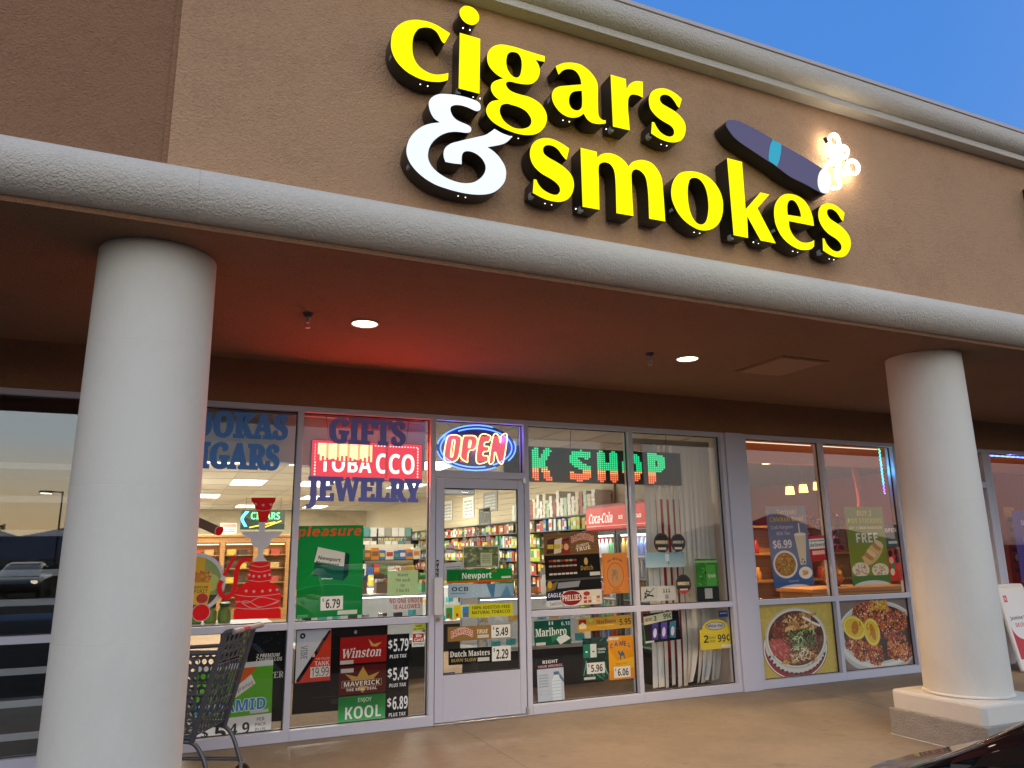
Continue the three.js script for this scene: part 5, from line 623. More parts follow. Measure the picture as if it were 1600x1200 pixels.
{ // wooden cigar cabinets and the neon cigar sign
  const Z = -12, t = thing('cigar_cabinet', 'honey coloured wooden cigar cabinet with glazed doors at the back', 'cabinet', [0, 0, Z]), x0 = 0.3, x1 = 3.2, H = 1.86;
  mesh('back', box(x0, 0, -0.5, x1, H, -0.46), wood, t); mesh('top', rbox(x0 - 0.03, H, -0.52, x1 + 0.03, H + 0.06, 0.04, 0.01), wood, t); mesh('plinth', box(x0, 0, -0.46, x1, 0.14, 0), wood, t);
  const n = 4, w = (x1 - x0) / n; for (let i = 0; i <= n; i++) mesh('stile', box(x0 + i * w - 0.05, 0.14, -0.46, x0 + i * w + 0.05, H, 0.012), wood, t);
  for (let i = 0; i < n; i++) { mesh('door_rail', [box(x0 + i * w + 0.051, 0.14, -0.02, x0 + (i + 1) * w - 0.051, 0.26, 0.01), box(x0 + i * w + 0.051, H - 0.13, -0.02, x0 + (i + 1) * w - 0.051, H, 0.01)], wood, t); for (const y of [0.5, 0.82, 1.14, 1.44]) { mesh('shelf', box(x0 + i * w + 0.051, y, -0.45, x0 + (i + 1) * w - 0.051, y + 0.02, -0.05), wood, t); } mesh('cabinet_light', box(x0 + i * w + 0.08, H - 0.17, -0.12, x0 + (i + 1) * w - 0.08, H - 0.155, -0.08), glow(lin(1, 0.7, 0.3), 5), t); }
  const l = new THREE.RectAreaLight(lin(1, 0.62, 0.25), 5, 2.6, 0.1); l.position.set((x0 + x1) / 2, H - 0.18, -0.1); t.add(l); l.lookAt((x0 + x1) / 2, 0.6, Z - 0.5);
  const g = new RoundedBoxGeometry(0.2, 0.12, 0.22, 1, 0.004), ms = [['tan', lin(0.5, 0.32, 0.12)], ['yellow', lin(0.65, 0.45, 0.06)], ['red', lin(0.45, 0.06, 0.03)], ['dark', lin(0.05, 0.03, 0.02)]].map(([a, c]) => [a, std(c, 0.5)]); for (let i = 0; i < n; i++) for (const y of [0.52, 0.84, 1.16, 1.46]) for (let k = 0; k < 2; k++) { const [a, m] = ms[(i * 3 + k * 2 + Math.round(y * 7)) % 4], b = mesh('cigar_box', g, m); b.position.set(x0 + i * w + 0.2 + k * 0.25, y + 0.061, Z - 0.22); tag(b, `${a} cigar box, ${k ? 'inner' : 'outer'} one on shelf ${nth([0.52, 0.84, 1.16, 1.46].indexOf(y))} up behind the ${nth(i)} cabinet door`, 'cigar box', `${a} cigar boxes in the cabinet`); }
  const s = thing('neon_cigar_sign', 'neon cigar sign with green letters and yellow lines above the wooden cabinet', 'neon sign'), c = at(411, 812, 'z', Z), a = at(377, 800, 'z', Z), W = 2 * (c.x - a.x), Hh = W * 0.46; s.position.set(c.x, c.y, Z);
  mesh('backing', box(-W / 2, -Hh / 2, -0.04, W / 2, Hh / 2, 0), std(lin(0.01, 0.03, 0.02), 0.4), s);
  const gg = glow(lin(0.15, 1, 0.35), 2.2), q = font.sans, sh = q.generateShapes('CIGARS', Hh * 0.36), tg = new THREE.ShapeGeometry(sh, 5); tg.computeBoundingBox(); { const bb = tg.boundingBox.clone(); tg.translate(-bb.min.x, 0, 0).scale(W * 0.66 / (bb.max.x - bb.min.x), 1, 1).translate(-W * 0.28, Hh * 0.02, 0.012); } mesh('neon_letters', tg, gg, s);
  mesh('neon_blue_arc', [tube([V(-W * 0.34, Hh * 0.42, 0.015), V(-W * 0.45, 0.02, 0.015), V(-W * 0.36, -Hh * 0.36, 0.015)], 0.014), tube([V(-W * 0.39, Hh * 0.42, 0.015), V(-W * 0.49, 0.02, 0.015), V(-W * 0.4, -Hh * 0.36, 0.015)], 0.014)], glow(lin(0.15, 0.7, 1), 2.5), s); mesh('neon_yellow_line', [bar(V(-W * 0.3, -Hh * 0.4, 0.015), V(W * 0.28, -Hh * 0.12, 0.015), 0.013), bar(V(W * 0.05, -Hh * 0.38, 0.015), V(W * 0.42, -Hh * 0.06, 0.015), 0.013)], glow(lin(1, 0.62, 0.05), 2.5), s);
  const pl = new THREE.PointLight(lin(0.3, 1, 0.5), 0.15); pl.position.z = 0.12; pl.castShadow = true; s.add(pl); for (const x of [-W * 0.4, W * 0.4]) mesh('hanging_wire', bar(V(x, Hh / 2, -0.02), V(x, IN - c.y, -0.02), 0.004, 5), M.dark, s);
  const n1 = at(357, 826, 'z', Z - 0.4); const wn = mesh('wall_notice', new THREE.BoxGeometry(0.36, 0.26, 0.012), [paperEdge, paperEdge, paperEdge, paperEdge, std(0xffffff, 0.5, { map: canvas(180, 130, (c, W, H) => { rect(c, 0, 0, W, H, '#e2e0d2'); rect(c, W * 0.05, H * 0.08, W * 0.9, H * 0.3, '#d98a80'); small(c, W * 0.1, H * 0.5, W * 0.8, H * 0.4, '#556', 2); }) }), paperEdge]); wn.position.copy(n1); tag(wn, 'white notice with a pink header beside the neon cigar sign', 'notice'); mesh('notice_stand', bar(V(0, -0.13, -0.01), V(0, -n1.y + 1.93, -0.01), 0.008), M.steel, wn);
}
{ // window display of green jars
  const t = thing('display_table', 'low white display table behind the hookah window', 'table', [0.2, 0, -0.5]); mesh('table_top', rbox(-0.4, 0.87, -0.22, 0.62, 0.9, 0.22, 0.006), M.white, t); for (const [x, z] of [[-0.36, -0.18], [0.58, -0.18], [-0.36, 0.18], [0.58, 0.18]]) mesh('leg', bar(V(x, 0, z), V(x, 0.87, z), 0.018), M.black, t);
  const jar = new THREE.LatheGeometry([[0, 0], [0.045, 0], [0.05, 0.015], [0.05, 0.09], [0.036, 0.11], [0.036, 0.13], [0, 0.13]].map((v) => new THREE.Vector2(...v)), 20), gm = std(lin(0.2, 0.4, 0.08), 0.25), lidm = std(lin(0.04, 0.12, 0.03), 0.4);
  for (let i = 0; i < 8; i++) { const b = thing('green_jar', 'green jar with dark lid on the window display table', 'jar', [0.1 + (i % 4) * 0.115, 0.9, -0.62 + Math.floor(i / 4) * 0.14], 'green jars on the display table'); mesh('body', jar, gm, b); mesh('lid', cyl(0.04, 0.04, 0.03, 0, 0.128, 0), lidm, b); }
}
// ---------- the restaurant next door ----------
{
  const rw = std(lin(0.5, 0.16, 0.06), 0.7, { map: mottle }), coral = std(lin(0.42, 0.07, 0.035), 0.7), dk = std(lin(0.05, 0.035, 0.03), 0.6), tan = std(lin(0.5, 0.3, 0.12), 0.5);
  structure('restaurant_floor', box(5.75, -0.1, -9, 13.5, 0, -0.116), std(lin(0.12, 0.07, 0.045), 0.4)); structure('restaurant_ceiling', box(5.75, 2.95, -9, 13.5, 3.0, -0.2), std(lin(0.16, 0.13, 0.12), 0.9));
  mesh('restaurant_back_wall', box(5.75, 0, -9.1, 13.5, 2.95, -9), rw, bld); mesh('restaurant_side_wall', box(13.44, 0, -9, 13.5, 2.95, -0.2), coral, bld); mesh('restaurant_bulkhead', box(5.76, 2.5, -0.75, 13.4, 2.94, -0.65), std(lin(0.5, 0.17, 0.06), 0.6), bld);
  mesh('storefront_wall', box(11.3, 0, -0.1, 13.5, HEAD, 0), M.frame, bld);
  shopWindow('restaurant window with the purple poster beyond the cream column', 10.02, 11.25, { left: true });
  const d = thing('restaurant_door', 'restaurant glass door half hidden behind the cream column', 'door'); for (const [a, b] of [[8.215, 8.29], [9.86, 9.968]]) mesh('stile', rbox(a, 0.01, -0.1, b, HEAD - 0.002, 0, 0.004), M.frame, d); mesh('head', rbox(8.29, 2.2, -0.1, 9.86, 2.28, -0.002, 0.004), M.frame, d); mesh('head', rbox(8.29, HEAD - 0.05, -0.1, 9.86, HEAD - 0.002, -0.002, 0.004), M.frame, d); mesh('bottom_rail', rbox(8.29, 0.01, -0.07, 9.86, 0.3, -0.02, 0.004), M.frame, d); pane(d, 8.29, 0.3, 9.86, 2.2); pane(d, 8.29, 2.28, 9.86, HEAD - 0.05);
  const rp = 'recessed light in the restaurant ceiling, the pair near the window added for brightness'; for (const [x, z] of [[9.7, -3.84], [11.31, -3.68], [7.6, -5.6], [6.5, -1.4], [8.0, -1.5]]) { const t = thing('restaurant_downlight', 'warm ' + rp, 'ceiling light', [x, 2.95, z], 'recessed restaurant lights'); mesh('lamp_lens', new THREE.CircleGeometry(0.11, 28).rotateX(Math.PI / 2).translate(0, -0.006, 0), glow(lin(1, 0.72, 0.4), 9), t); mesh('trim_ring', new THREE.TorusGeometry(0.118, 0.01, 6, 28).rotateX(Math.PI / 2).translate(0, -0.004, 0), tan, t); const s = new THREE.SpotLight(lin(1, 0.62, 0.32), 24, 0, R(65), 0.8); s.position.y = -0.03; s.target.position.y = -2; s.castShadow = true; s.shadow.radius = 4; t.add(s, s.target); }  // the last pair, near the window, is added to brighten posters and furniture
  for (const [px, py, l] of [[1234, 765, 'amber glass pendant lamp with a bent arm in the restaurant'], [1255, 762, 'amber glass pendant lamp between two others in the restaurant'], [1277, 758, 'amber glass pendant lamp nearest the restaurant window mullion']]) { const p = at(px, py, 'z', -3), t = thing('pendant_lamp', l, 'lamp', [p.x, p.y, p.z], 'amber pendant lamps'); mesh('lamp_shade', cyl(0.075, 0.06, 0.13, 0, -0.08, 0, 20), glow(lin(1, 0.66, 0.2), 2.6, 0xffcc66), t); mesh('cord', bar(V(0, 0.08, 0), V(0, 2.95 - p.y, 0), 0.006), dk, t); mesh('cap', cyl(0.05, 0.03, 0.04, 0, 0.08, 0), dk, t); const pl = new THREE.PointLight(lin(1, 0.55, 0.2), 0.8); pl.position.y = -0.02; pl.castShadow = true; pl.shadow.radius = 4; t.add(pl); }
  // light strips round the window
  const st = thing('led_light_strip', 'light strip along the top of the restaurant window with blue beads down its side', 'light strip'), beads = [glow(lin(0.1, 0.3, 1), 4), glow(lin(0.05, 0.8, 1), 4), glow(lin(0.1, 1, 0.4), 4), glow(lin(0.4, 0.1, 1), 4)], bead = new THREE.SphereGeometry(0.009, 8, 6);
  mesh('light_tube', [bar(V(5.86, 2.655, -0.125), V(6.93, 2.655, -0.125), 0.006, 6), bar(V(7.03, 2.655, -0.125), V(8.05, 2.655, -0.125), 0.006, 6)], glow(lin(1, 0.82, 0.6), 1.3), st);
  for (let i = 0; i < 26; i++) { const m = mesh('led_bead', bead, i < 2 ? beads[2] : beads[i % 5 === 0 ? 0 : i > 20 ? 3 : 1], st); m.position.set(8.075 + 0.012 * (i % 2), 2.655 - i * 0.022, -0.12); }
  for (let i = 0; i < 54; i++) { const m = mesh('led_bead', bead, beads[[0, 0, 3, 0, 1][i % 5]], st); m.position.set(10.05 + i * 0.022, 2.66, -0.12); } for (let i = 0; i < 7; i++) { const m = mesh('led_bead', bead, beads[i % 2 ? 3 : 0], st); m.position.set(8.34 + 0.01 * (i % 2), 2.66 - i * 0.05, -0.12); }
  for (const [x, y, c] of [[8.06, 2.4, lin(0.1, 0.5, 1)], [10.6, 2.62, lin(0.25, 0.2, 1)]]) { const l = new THREE.PointLight(c, 0.12); l.position.set(x, y, -0.1); l.castShadow = true; st.add(l); }
  // furniture just inside
  const ct = thing('restaurant_counter', 'tan wooden counter inside the restaurant window', 'counter', [8.0, 0, -0.95]); mesh('counter_top', rbox(-0.75, 0.9, -0.32, 1.1, 0.95, 0.32, 0.01), wood, ct); mesh('counter_body', box(-0.7, 0, -0.28, 1.05, 0.9, 0.26), tan, ct); for (let i = 0; i < 5; i++) mesh('panel', rbox(-0.66 + i * 0.34, 0.1, 0.262, -0.36 + i * 0.34, 0.82, 0.275, 0.004), wood, ct);
  const fl = thing('flower_vase', 'dark red flowers in a golden vase on the restaurant counter', 'flowers', [8.05, 0.95, -1.05]), vase = new THREE.LatheGeometry([[0, 0], [0.07, 0], [0.13, 0.1], [0.14, 0.2], [0.08, 0.3], [0.06, 0.34], [0.08, 0.38], [0.07, 0.38], [0.05, 0.34]].map((v) => new THREE.Vector2(...v)), 24); mesh('vase', vase, std(lin(0.6, 0.28, 0.04), 0.25, { metalness: 0.7 }), fl);
  const R5 = rng(55), petals = [], stems = []; for (let i = 0; i < 26; i++) { const a = R5() * 6.28, r = 0.05 + 0.22 * R5(), y = 0.5 + 0.45 * R5(), x = Math.cos(a) * r, z = Math.sin(a) * r; stems.push(bar(V(0, 0.34, 0), V(x, y, z), 0.004, 5)); for (let k = 0; k < 6; k++) petals.push(new THREE.CircleGeometry(0.032, 6).rotateX(R5() * 3).rotateY(R5() * 6).translate(x + 0.03 * (R5() - 0.5), y + 0.03 * (R5() - 0.5), z + 0.03 * (R5() - 0.5))); } mesh('flowers', petals, std(lin(0.16, 0.012, 0.02), 0.7, { side: THREE.DoubleSide }), fl); mesh('stems', stems, dk, fl);
  const tb = thing('restaurant_table', 'dark dining table with orange wooden legs inside the restaurant window', 'table', [7.0, 0, -1.0]); mesh('table_top', rbox(-0.55, 0.72, -0.35, 0.55, 0.76, 0.35, 0.01), dk, tb); for (const [x, z] of [[-0.5, -0.3], [0.5, -0.3], [-0.5, 0.3], [0.5, 0.3]]) mesh('leg', bar(V(x, 0, z), V(x * 0.9, 0.72, z * 0.9), 0.025), wood, tb);
  for (const [x, z, l] of [[6.35, -1.2, 'dark dining chair at the left end of the dining table'], [7.7, -1.25, 'dark dining chair between the dining table and the counter']]) { const c = thing('dining_chair', l, 'chair', [x, 0, z], 'restaurant dining chairs'); mesh('seat', rbox(-0.2, 0.44, -0.2, 0.2, 0.48, 0.2, 0.01), wood, c); mesh('backrest', rbox(-0.2, 0.62, -0.22, 0.2, 0.95, -0.19, 0.01), wood, c); for (const [a, b] of [[-0.18, -0.2], [0.18, -0.2]]) mesh('leg', bar(V(a, 0, b), V(a, 0.95, b), 0.018), wood, c); for (const [a, b] of [[-0.18, 0.18], [0.18, 0.18]]) mesh('leg', bar(V(a, 0, b), V(a, 0.45, b), 0.018), wood, c); }
  const pt = thing('wooden_partition', 'warm lit wooden shelf partition inside the restaurant', 'partition', [0, 0, -2.7]); mesh('panel', box(7.0, 0, -0.06, 12.6, 1.75, -0.02), wood, pt); for (let i = 0; i < 8; i++) mesh('upright', box(7.0 + i * 0.8, 0, -0.02, 7.05 + i * 0.8, 1.8, 0.24), wood, pt); for (const y of [0.5, 0.95, 1.35, 1.76]) mesh('shelf', box(7.05, y, -0.02, 12.6, y + 0.03, 0.24), wood, pt);
  const jarG = new THREE.LatheGeometry([[0, 0], [0.05, 0], [0.055, 0.1], [0.03, 0.15], [0.03, 0.19], [0, 0.19]].map((v) => new THREE.Vector2(...v)), 14), jm = [['red', lin(0.45, 0.04, 0.03)], ['amber', lin(0.6, 0.28, 0.04)], ['white', lin(0.7, 0.66, 0.58)], ['black', lin(0.02, 0.02, 0.02)]].map(([n, c]) => [n, std(c, 0.35)]); for (let i = 0; i < 24; i++) { const [n, m] = jm[(i * 7) % 4], s = i % 3, b = mesh('shelf_jar', jarG, m); b.position.set(7.3 + Math.floor(i / 3) * 0.42, [0.53, 0.98, 1.38][s], -2.58); tag(b, `${n} jar, ${nth(Math.floor(i / 3))} along the ${nth(s)} shelf up of the wooden partition`, 'jar', `${n} jars on the wooden partition`); }
  single('red_banner', tube([at(1334, 714, 'z', -0.9), at(1336, 735, 'z', -0.9), at(1342, 765, 'z', -0.9), at(1345, 795, 'z', -0.9)], 0.04, 30, 10), std(lin(0.35, 0.03, 0.02), 0.6), 'dark red hanging cloth tube behind the green restaurant poster', 'banner');
  const wl = thing('menu_board', 'long orange lit menu board on the restaurant back wall', 'menu board', [10.2, 1.9, -8.95]); mesh('board', box(-2.4, -0.4, -0.03, 2.4, 0.4, 0.03), std(lin(0.3, 0.12, 0.05), 0.5), wl); for (let i = 0; i < 6; i++) mesh('menu_light_panel', box(-2.3 + i * 0.78, -0.32, 0.031, -1.6 + i * 0.78, 0.32, 0.034), glow(lin(1, 0.55, 0.2), 0.7), wl); { const l = new THREE.RectAreaLight(lin(1, 0.5, 0.18), 0.9, 4.6, 0.7); l.position.z = 0.06; l.rotation.y = Math.PI; wl.add(l); }
  const cb = thing('warm_wall_light', 'wide warm light fitting over the restaurant bulkhead', 'wall light', [9, 2.9, -0.52]); mesh('light_fitting', box(-3, -0.02, -0.04, 3, 0.02, 0.02), glow(lin(1, 0.5, 0.2), 1.2), cb); { const l = new THREE.RectAreaLight(lin(1, 0.5, 0.22), 2.5, 6, 0.05); l.position.set(0, -0.025, 0); cb.add(l); l.lookAt(9, 2.4, -0.65); }
  // posters
  const poster2 = (...a) => poster(...a, { thru: 0.1 });
  const bowl = (c, x, y, r, cols, rim = '#e7e2d8') => { ell(c, x, y, r, r * 0.86, rim); ell(c, x, y, r * 0.86, r * 0.72, cols[0]); for (let i = 0; i < 260; i++) { const a = rr(0, 6.28), q = Math.sqrt(rand()) * 0.8; ell(c, x + Math.cos(a) * r * q, y + Math.sin(a) * r * 0.82 * q, r * rr(0.04, 0.12), r * rr(0.02, 0.05), pick(cols), rr(0, 3)); } };
  poster2('food_poster', 'blue-grey restaurant poster with a noodle bowl, a milk drink and a price', 'poster', [1195.5, 792], [1257, 790], [1206, 920], PZ, (c, W, H) => { const g = c.createLinearGradient(0, 0, 0, H); g.addColorStop(0, '#77758a'); g.addColorStop(0.6, '#7c86a5'); g.addColorStop(1, '#3c5c94'); rect(c, 0, 0, W, H, g); T(c, 'Teriyaki', W * 0.52, H * 0.1, H * 0.085, '#d9b23a', { a: 'c' }); T(c, 'Chicken Bowl', W * 0.5, H * 0.19, H * 0.085, '#d9b23a', { a: 'c', w: W * 0.86 }); T(c, 'Crab Rangoon', W * 0.08, H * 0.28, H * 0.06, '#cfc9d4', { thin: 1, w: W * 0.56 }); T(c, 'Milk Tea', W * 0.2, H * 0.36, H * 0.06, '#cfc9d4', { thin: 1 }); T(c, '$6.99', W * 0.08, H * 0.52, H * 0.14, '#e6e0e2', { w: W * 0.48 }); poly(c, [[W * 0.64, H * 0.36], [W * 0.94, H * 0.36], [W * 0.86, H * 0.74], [W * 0.72, H * 0.74]], '#d9cdb4'); ell(c, W * 0.79, H * 0.36, W * 0.15, H * 0.02, '#ece4d2'); rect(c, W * 0.77, H * 0.22, W * 0.03, H * 0.16, '#e8e2da'); for (let i = 0; i < 16; i++) ell(c, W * rr(0.74, 0.85), H * rr(0.66, 0.73), 3, 3, '#2b2018'); bowl(c, W * 0.34, H * 0.72, W * 0.3, ['#b0763c', '#c98b4a', '#d6a263', '#8c5426', '#6f9a3a']); ell(c, W * 0.82, H * 0.84, W * 0.17, H * 0.075, '#ece8e0'); for (let i = 0; i < 18; i++) poly(c, [[W * rr(0.7, 0.9), H * rr(0.8, 0.87)], [W * rr(0.72, 0.92), H * rr(0.8, 0.87)], [W * rr(0.72, 0.92), H * rr(0.8, 0.88)]], pick(['#d8b06a', '#c79550'])); ell(c, W * 0.5, H * 1.06, W * 0.5, H * 0.09, '#d7d9dc'); T(c, 'Restaurant', W * 0.5, H * 0.94, H * 0.035, '#b9c6de', { a: 'c', thin: 1 }); });
  poster2('food_poster', 'olive green restaurant poster with dumplings and the word free', 'poster', [1318.5, 792], [1378, 792], [1331, 916], PZ, (c, W, H) => { rect(c, 0, 0, W, H, '#7d8a22'); T(c, 'BUY 2', W * 0.5, H * 0.12, H * 0.1, '#c9c04a', { a: 'c' }); T(c, 'POT STICKERS', W * 0.5, H * 0.21, H * 0.08, '#c9c04a', { a: 'c', w: W * 0.9 }); T(c, 'GET 1 CRAB RANGOON', W * 0.5, H * 0.29, H * 0.05, '#d8d6b0', { a: 'c', w: W * 0.86 }); T(c, 'FREE', W * 0.5, H * 0.46, H * 0.17, '#e6e4dc', { a: 'c', w: W * 0.6 }); ell(c, W * 0.62, H * 0.6, W * 0.32, H * 0.1, '#c9b47e', -0.6); for (let i = 0; i < 6; i++) ell(c, W * (0.42 + i * 0.075), H * (0.68 - i * 0.04), W * 0.12, H * 0.035, ['#d9b878', '#b98a4a', '#e2caa0'][i % 3], 0.5); for (const [x, y] of [[0.25, 0.8], [0.75, 0.82]]) { ell(c, W * x, H * y, W * 0.22, H * 0.09, '#dcd6c8'); for (let i = 0; i < 50; i++) ell(c, W * (x + rr(-0.15, 0.15)), H * (y + rr(-0.06, 0.06)), 7, 4, pick(['#c79a52', '#e0c284', '#a8742f']), rr(0, 3)); } rect(c, 0, H * 0.88, W, H * 0.12, '#4f7a3a'); ell(c, W * 0.5, H * 1.03, W * 0.5, H * 0.09, '#cdd0c8'); });
  poster('window_sticker', 'red and white delivery sticker beside the restaurant mullion', 'sticker', [1262, 838], [1289.5, 836], [1267, 877], PZ, (c, W, H) => { rect(c, 0, 0, W, H, '#a8282c'); rect(c, 0, H * 0.12, W, H * 0.4, '#c9dbe2'); T(c, 'delivers!', W * 0.5, H * 0.44, H * 0.2, '#2c3a44', { a: 'c', w: W * 0.86 }); small(c, W * 0.08, H * 0.18, W * 0.8, H * 0.1, '#5d6b74', 1); rect(c, W * 0.14, H * 0.6, W * 0.7, H * 0.16, '#d9b8b4'); });
  poster('window_sticker', 'dark teal open sign card by the blue light beads', 'sticker', [1380, 820], [1400.5, 819], [1385, 856], PZ, (c, W, H) => { rect(c, 0, 0, W, H, '#4a4f50'); T(c, 'OPEN', W * 0.5, H * 0.34, H * 0.24, '#dfe2e0', { a: 'c', w: W * 0.9 }); rect(c, 0, H * 0.45, W, H * 0.55, '#3c5654'); rect(c, W * 0.2, H * 0.72, W * 0.66, H * 0.12, '#b9c6c4'); });
  poster('window_sticker', 'red panel of round payment stickers under the open card', 'sticker', [1384, 858], [1404, 857], [1391, 908], PZ, (c, W, H) => { rect(c, 0, 0, W, H, '#b8311c'); for (const [x, y, k] of [[0.3, 0.14, '#1d1b1c'], [0.75, 0.12, '#20242a'], [0.78, 0.34, '#22262c'], [0.32, 0.36, '#c9a7a0'], [0.4, 0.56, '#3a8a5a'], [0.75, 0.58, '#c84a3a'], [0.3, 0.72, '#d9c2ba']]) ell(c, W * x, H * y, W * 0.17, W * 0.19, k); });
  const inPane = (x0, x1, name, label, draw) => { const w = x1 - x0 - 0.02, h = TR0 - SILL - 0.02, m = std(0xffffff, 0.4, { map: canvas(640, 640 * h / w, draw) }); const p = mesh(name, new THREE.BoxGeometry(w, h, 0.003), [paperEdge, paperEdge, paperEdge, paperEdge, m, paperEdge]); p.position.set((x0 + x1) / 2, (TR0 + SILL) / 2, GZ - 0.0085); tag(p, label, 'food picture'); };
  inPane(5.835, 6.952, 'food_picture', 'yellow picture of a noodle soup bowl with pork and greens', (c, W, H) => {
    rect(c, 0, 0, W, H, '#c9b34e'); for (let i = 0; i < 500; i++) ell(c, rr(0, W), rr(0, H), rr(6, 30), rr(4, 14), pick(['rgba(214,192,90,.2)', 'rgba(184,160,62,.2)', 'rgba(226,206,112,.2)']), rr(0, 3));
    ell(c, W * 0.47, H * 0.62, W * 0.42, H * 0.44, '#efe9df', 0, '#2a2226', 4); ell(c, W * 0.47, H * 0.62, W * 0.4, H * 0.42, '#9a1d24'); ell(c, W * 0.48, H * 0.55, W * 0.405, H * 0.42, '#d8d9d0'); for (let i = 0; i < 16; i++) { const a = 0.4 + i * 0.16; poly(c, [[0, 0], [16, 4], [10, 20], [-8, 14]].map(([x, y]) => [W * 0.48 + Math.cos(a) * W * 0.385 + x, H * 0.56 + Math.sin(a) * H * 0.4 + y]), '#26303a'); }
    ell(c, W * 0.49, H * 0.48, W * 0.405, H * 0.43, '#b9c4ba'); ell(c, W * 0.49, H * 0.48, W * 0.39, H * 0.41, '#e3dccb'); ell(c, W * 0.49, H * 0.485, W * 0.365, H * 0.385, '#5c2c12');
    const inB = () => { const a = rr(0, 6.28), q = Math.sqrt(rand()); return [W * 0.49 + Math.cos(a) * W * 0.34 * q, H * 0.485 + Math.sin(a) * H * 0.36 * q]; };
    for (let i = 0; i < 420; i++) { const [x, y] = inB(); ell(c, x, y, rr(4, 16), rr(3, 9), pick(['#8a4a1c', '#6b3413', '#a5662c', '#3c1c0c', '#c08a48', '#7a3c18']), rr(0, 3)); }
    for (let i = 0; i < 60; i++) { const x = W * rr(0.36, 0.74), y = H * rr(0.16, 0.36); stroke(c, [[x, y], [x + rr(-30, 40), y + rr(-20, 40)]], pick(['#d9b06a', '#c99a52', '#e8c88a', '#b07a38']), rr(8, 18)); }
    for (let i = 0; i < 70; i++) { const x = W * rr(0.3, 0.72), y = H * rr(0.68, 0.84); stroke(c, [[x, y], [x + rr(-40, 40), y + rr(-24, 24)]], pick(['#c98a3c', '#e0b060', '#a8641f', '#d8a850', '#8a4a18']), rr(4, 9)); }
    poly(c, [[W * 0.13, H * 0.5], [W * 0.27, H * 0.46], [W * 0.4, H * 0.62], [W * 0.36, H * 0.78], [W * 0.25, H * 0.76], [W * 0.16, H * 0.64]], '#b8483c'); for (let i = 0; i < 60; i++) ell(c, W * rr(0.16, 0.36), H * rr(0.52, 0.74), rr(6, 18), rr(2, 6), pick(['#c9685a', '#a83a30', '#d88a7c']), 0.6); poly(c, [[W * 0.16, H * 0.36], [W * 0.32, H * 0.28], [W * 0.36, H * 0.42], [W * 0.24, H * 0.48]], '#7d3a20'); for (let i = 0; i < 30; i++) ell(c, W * rr(0.18, 0.34), H * rr(0.32, 0.44), rr(6, 16), rr(3, 7), pick(['#8d4a2c', '#6a2c16', '#a8684a']), 0.3);
    for (let i = 0; i < 150; i++) { const x = W * rr(0.4, 0.74), y = H * rr(0.38, 0.62); ell(c, x, y, rr(4, 14), rr(4, 10), pick(['#2c3c16', '#42581f', '#1c2810', '#5d7a2c']), rr(0, 3)); } for (let i = 0; i < 26; i++) { const x = W * rr(0.44, 0.7), y = H * rr(0.4, 0.66); c.strokeStyle = pick(['#b9cc8a', '#8fae5a', '#dfe6c4', '#6f9440']); c.lineWidth = rr(4, 8); c.beginPath(); c.ellipse(x, y, rr(10, 28), rr(8, 22), rr(0, 3), rr(0, 3), rr(3.6, 6)); c.stroke(); }
    for (let i = 0; i < 40; i++) { const x = W * rr(0.42, 0.66), y = H * rr(0.62, 0.8); stroke(c, [[x, y], [x + rr(-26, 30), y + rr(-30, 20)]], pick(['#e9ead0', '#cfd6a0', '#f0ecd8']), rr(3, 7)); } for (const [x, y, r] of [[0.6, 0.2, 0.3], [0.72, 0.28, 0.2]]) stroke(c, [[W * x, H * y], [W * (x + 0.09), H * (y + 0.05)]], '#f0ece0', 16);
  });
  inPane(7.002, 8.165, 'food_picture', 'picture of glazed fried chicken with lemon wedges in a white bowl', (c, W, H) => {
    rect(c, 0, 0, W, H, '#857268'); for (let i = 0; i < 300; i++) ell(c, rr(0, W), rr(0, H), rr(10, 40), rr(4, 12), pick(['rgba(150,132,120,.15)', 'rgba(110,92,84,.15)'])); ell(c, W * 0.56, H * 0.62, W * 0.56, H * 0.48, '#b9c2bc'); ell(c, W * 0.56, H * 0.52, W * 0.58, H * 0.5, '#d9dcd4'); ell(c, W * 0.56, H * 0.5, W * 0.54, H * 0.46, '#c2c9c2'); ell(c, W * 0.57, H * 0.5, W * 0.5, H * 0.42, '#3a140a');
    const chunk = (x, y, r) => { for (let i = 0; i < 150; i++) { const a = rr(0, 6.28), q = Math.sqrt(rand()) * r; ell(c, x + Math.cos(a) * q, y + Math.sin(a) * q * 0.8, rr(5, 20), rr(4, 12), pick(['#8a3012', '#a8481a', '#c26a24', '#6b1f0c', '#d98a3c', '#4a160a', '#b8561c']), rr(0, 3)); } for (let i = 0; i < 26; i++) { const a = rr(0, 6.28), q = rand() * r; ell(c, x + Math.cos(a) * q, y + Math.sin(a) * q * 0.8, rr(2, 7), rr(2, 4), pick(['#f0d8a8', '#e8b878', '#f6ead0']), rr(0, 3)); } };
    for (const [x, y, r] of [[0.34, 0.2, 0.12], [0.62, 0.24, 0.15], [0.85, 0.34, 0.13], [0.72, 0.42, 0.13], [0.3, 0.72, 0.14], [0.48, 0.82, 0.12], [0.78, 0.7, 0.17], [0.9, 0.82, 0.1], [0.16, 0.62, 0.08], [0.46, 0.16, 0.1]]) chunk(W * x, H * y, W * r);
    poly(c, [[W * 0.58, H * 0.62], [W * 0.66, H * 0.6], [W * 0.64, H * 0.9], [W * 0.58, H * 0.88]], '#240c06'); for (let i = 0; i < 80; i++) ell(c, W * rr(0.48, 0.72), H * rr(0.0, 0.16), rr(6, 14), rr(4, 9), pick(['#d8a81c', '#e6c03a', '#c08a14']), rr(0, 3));
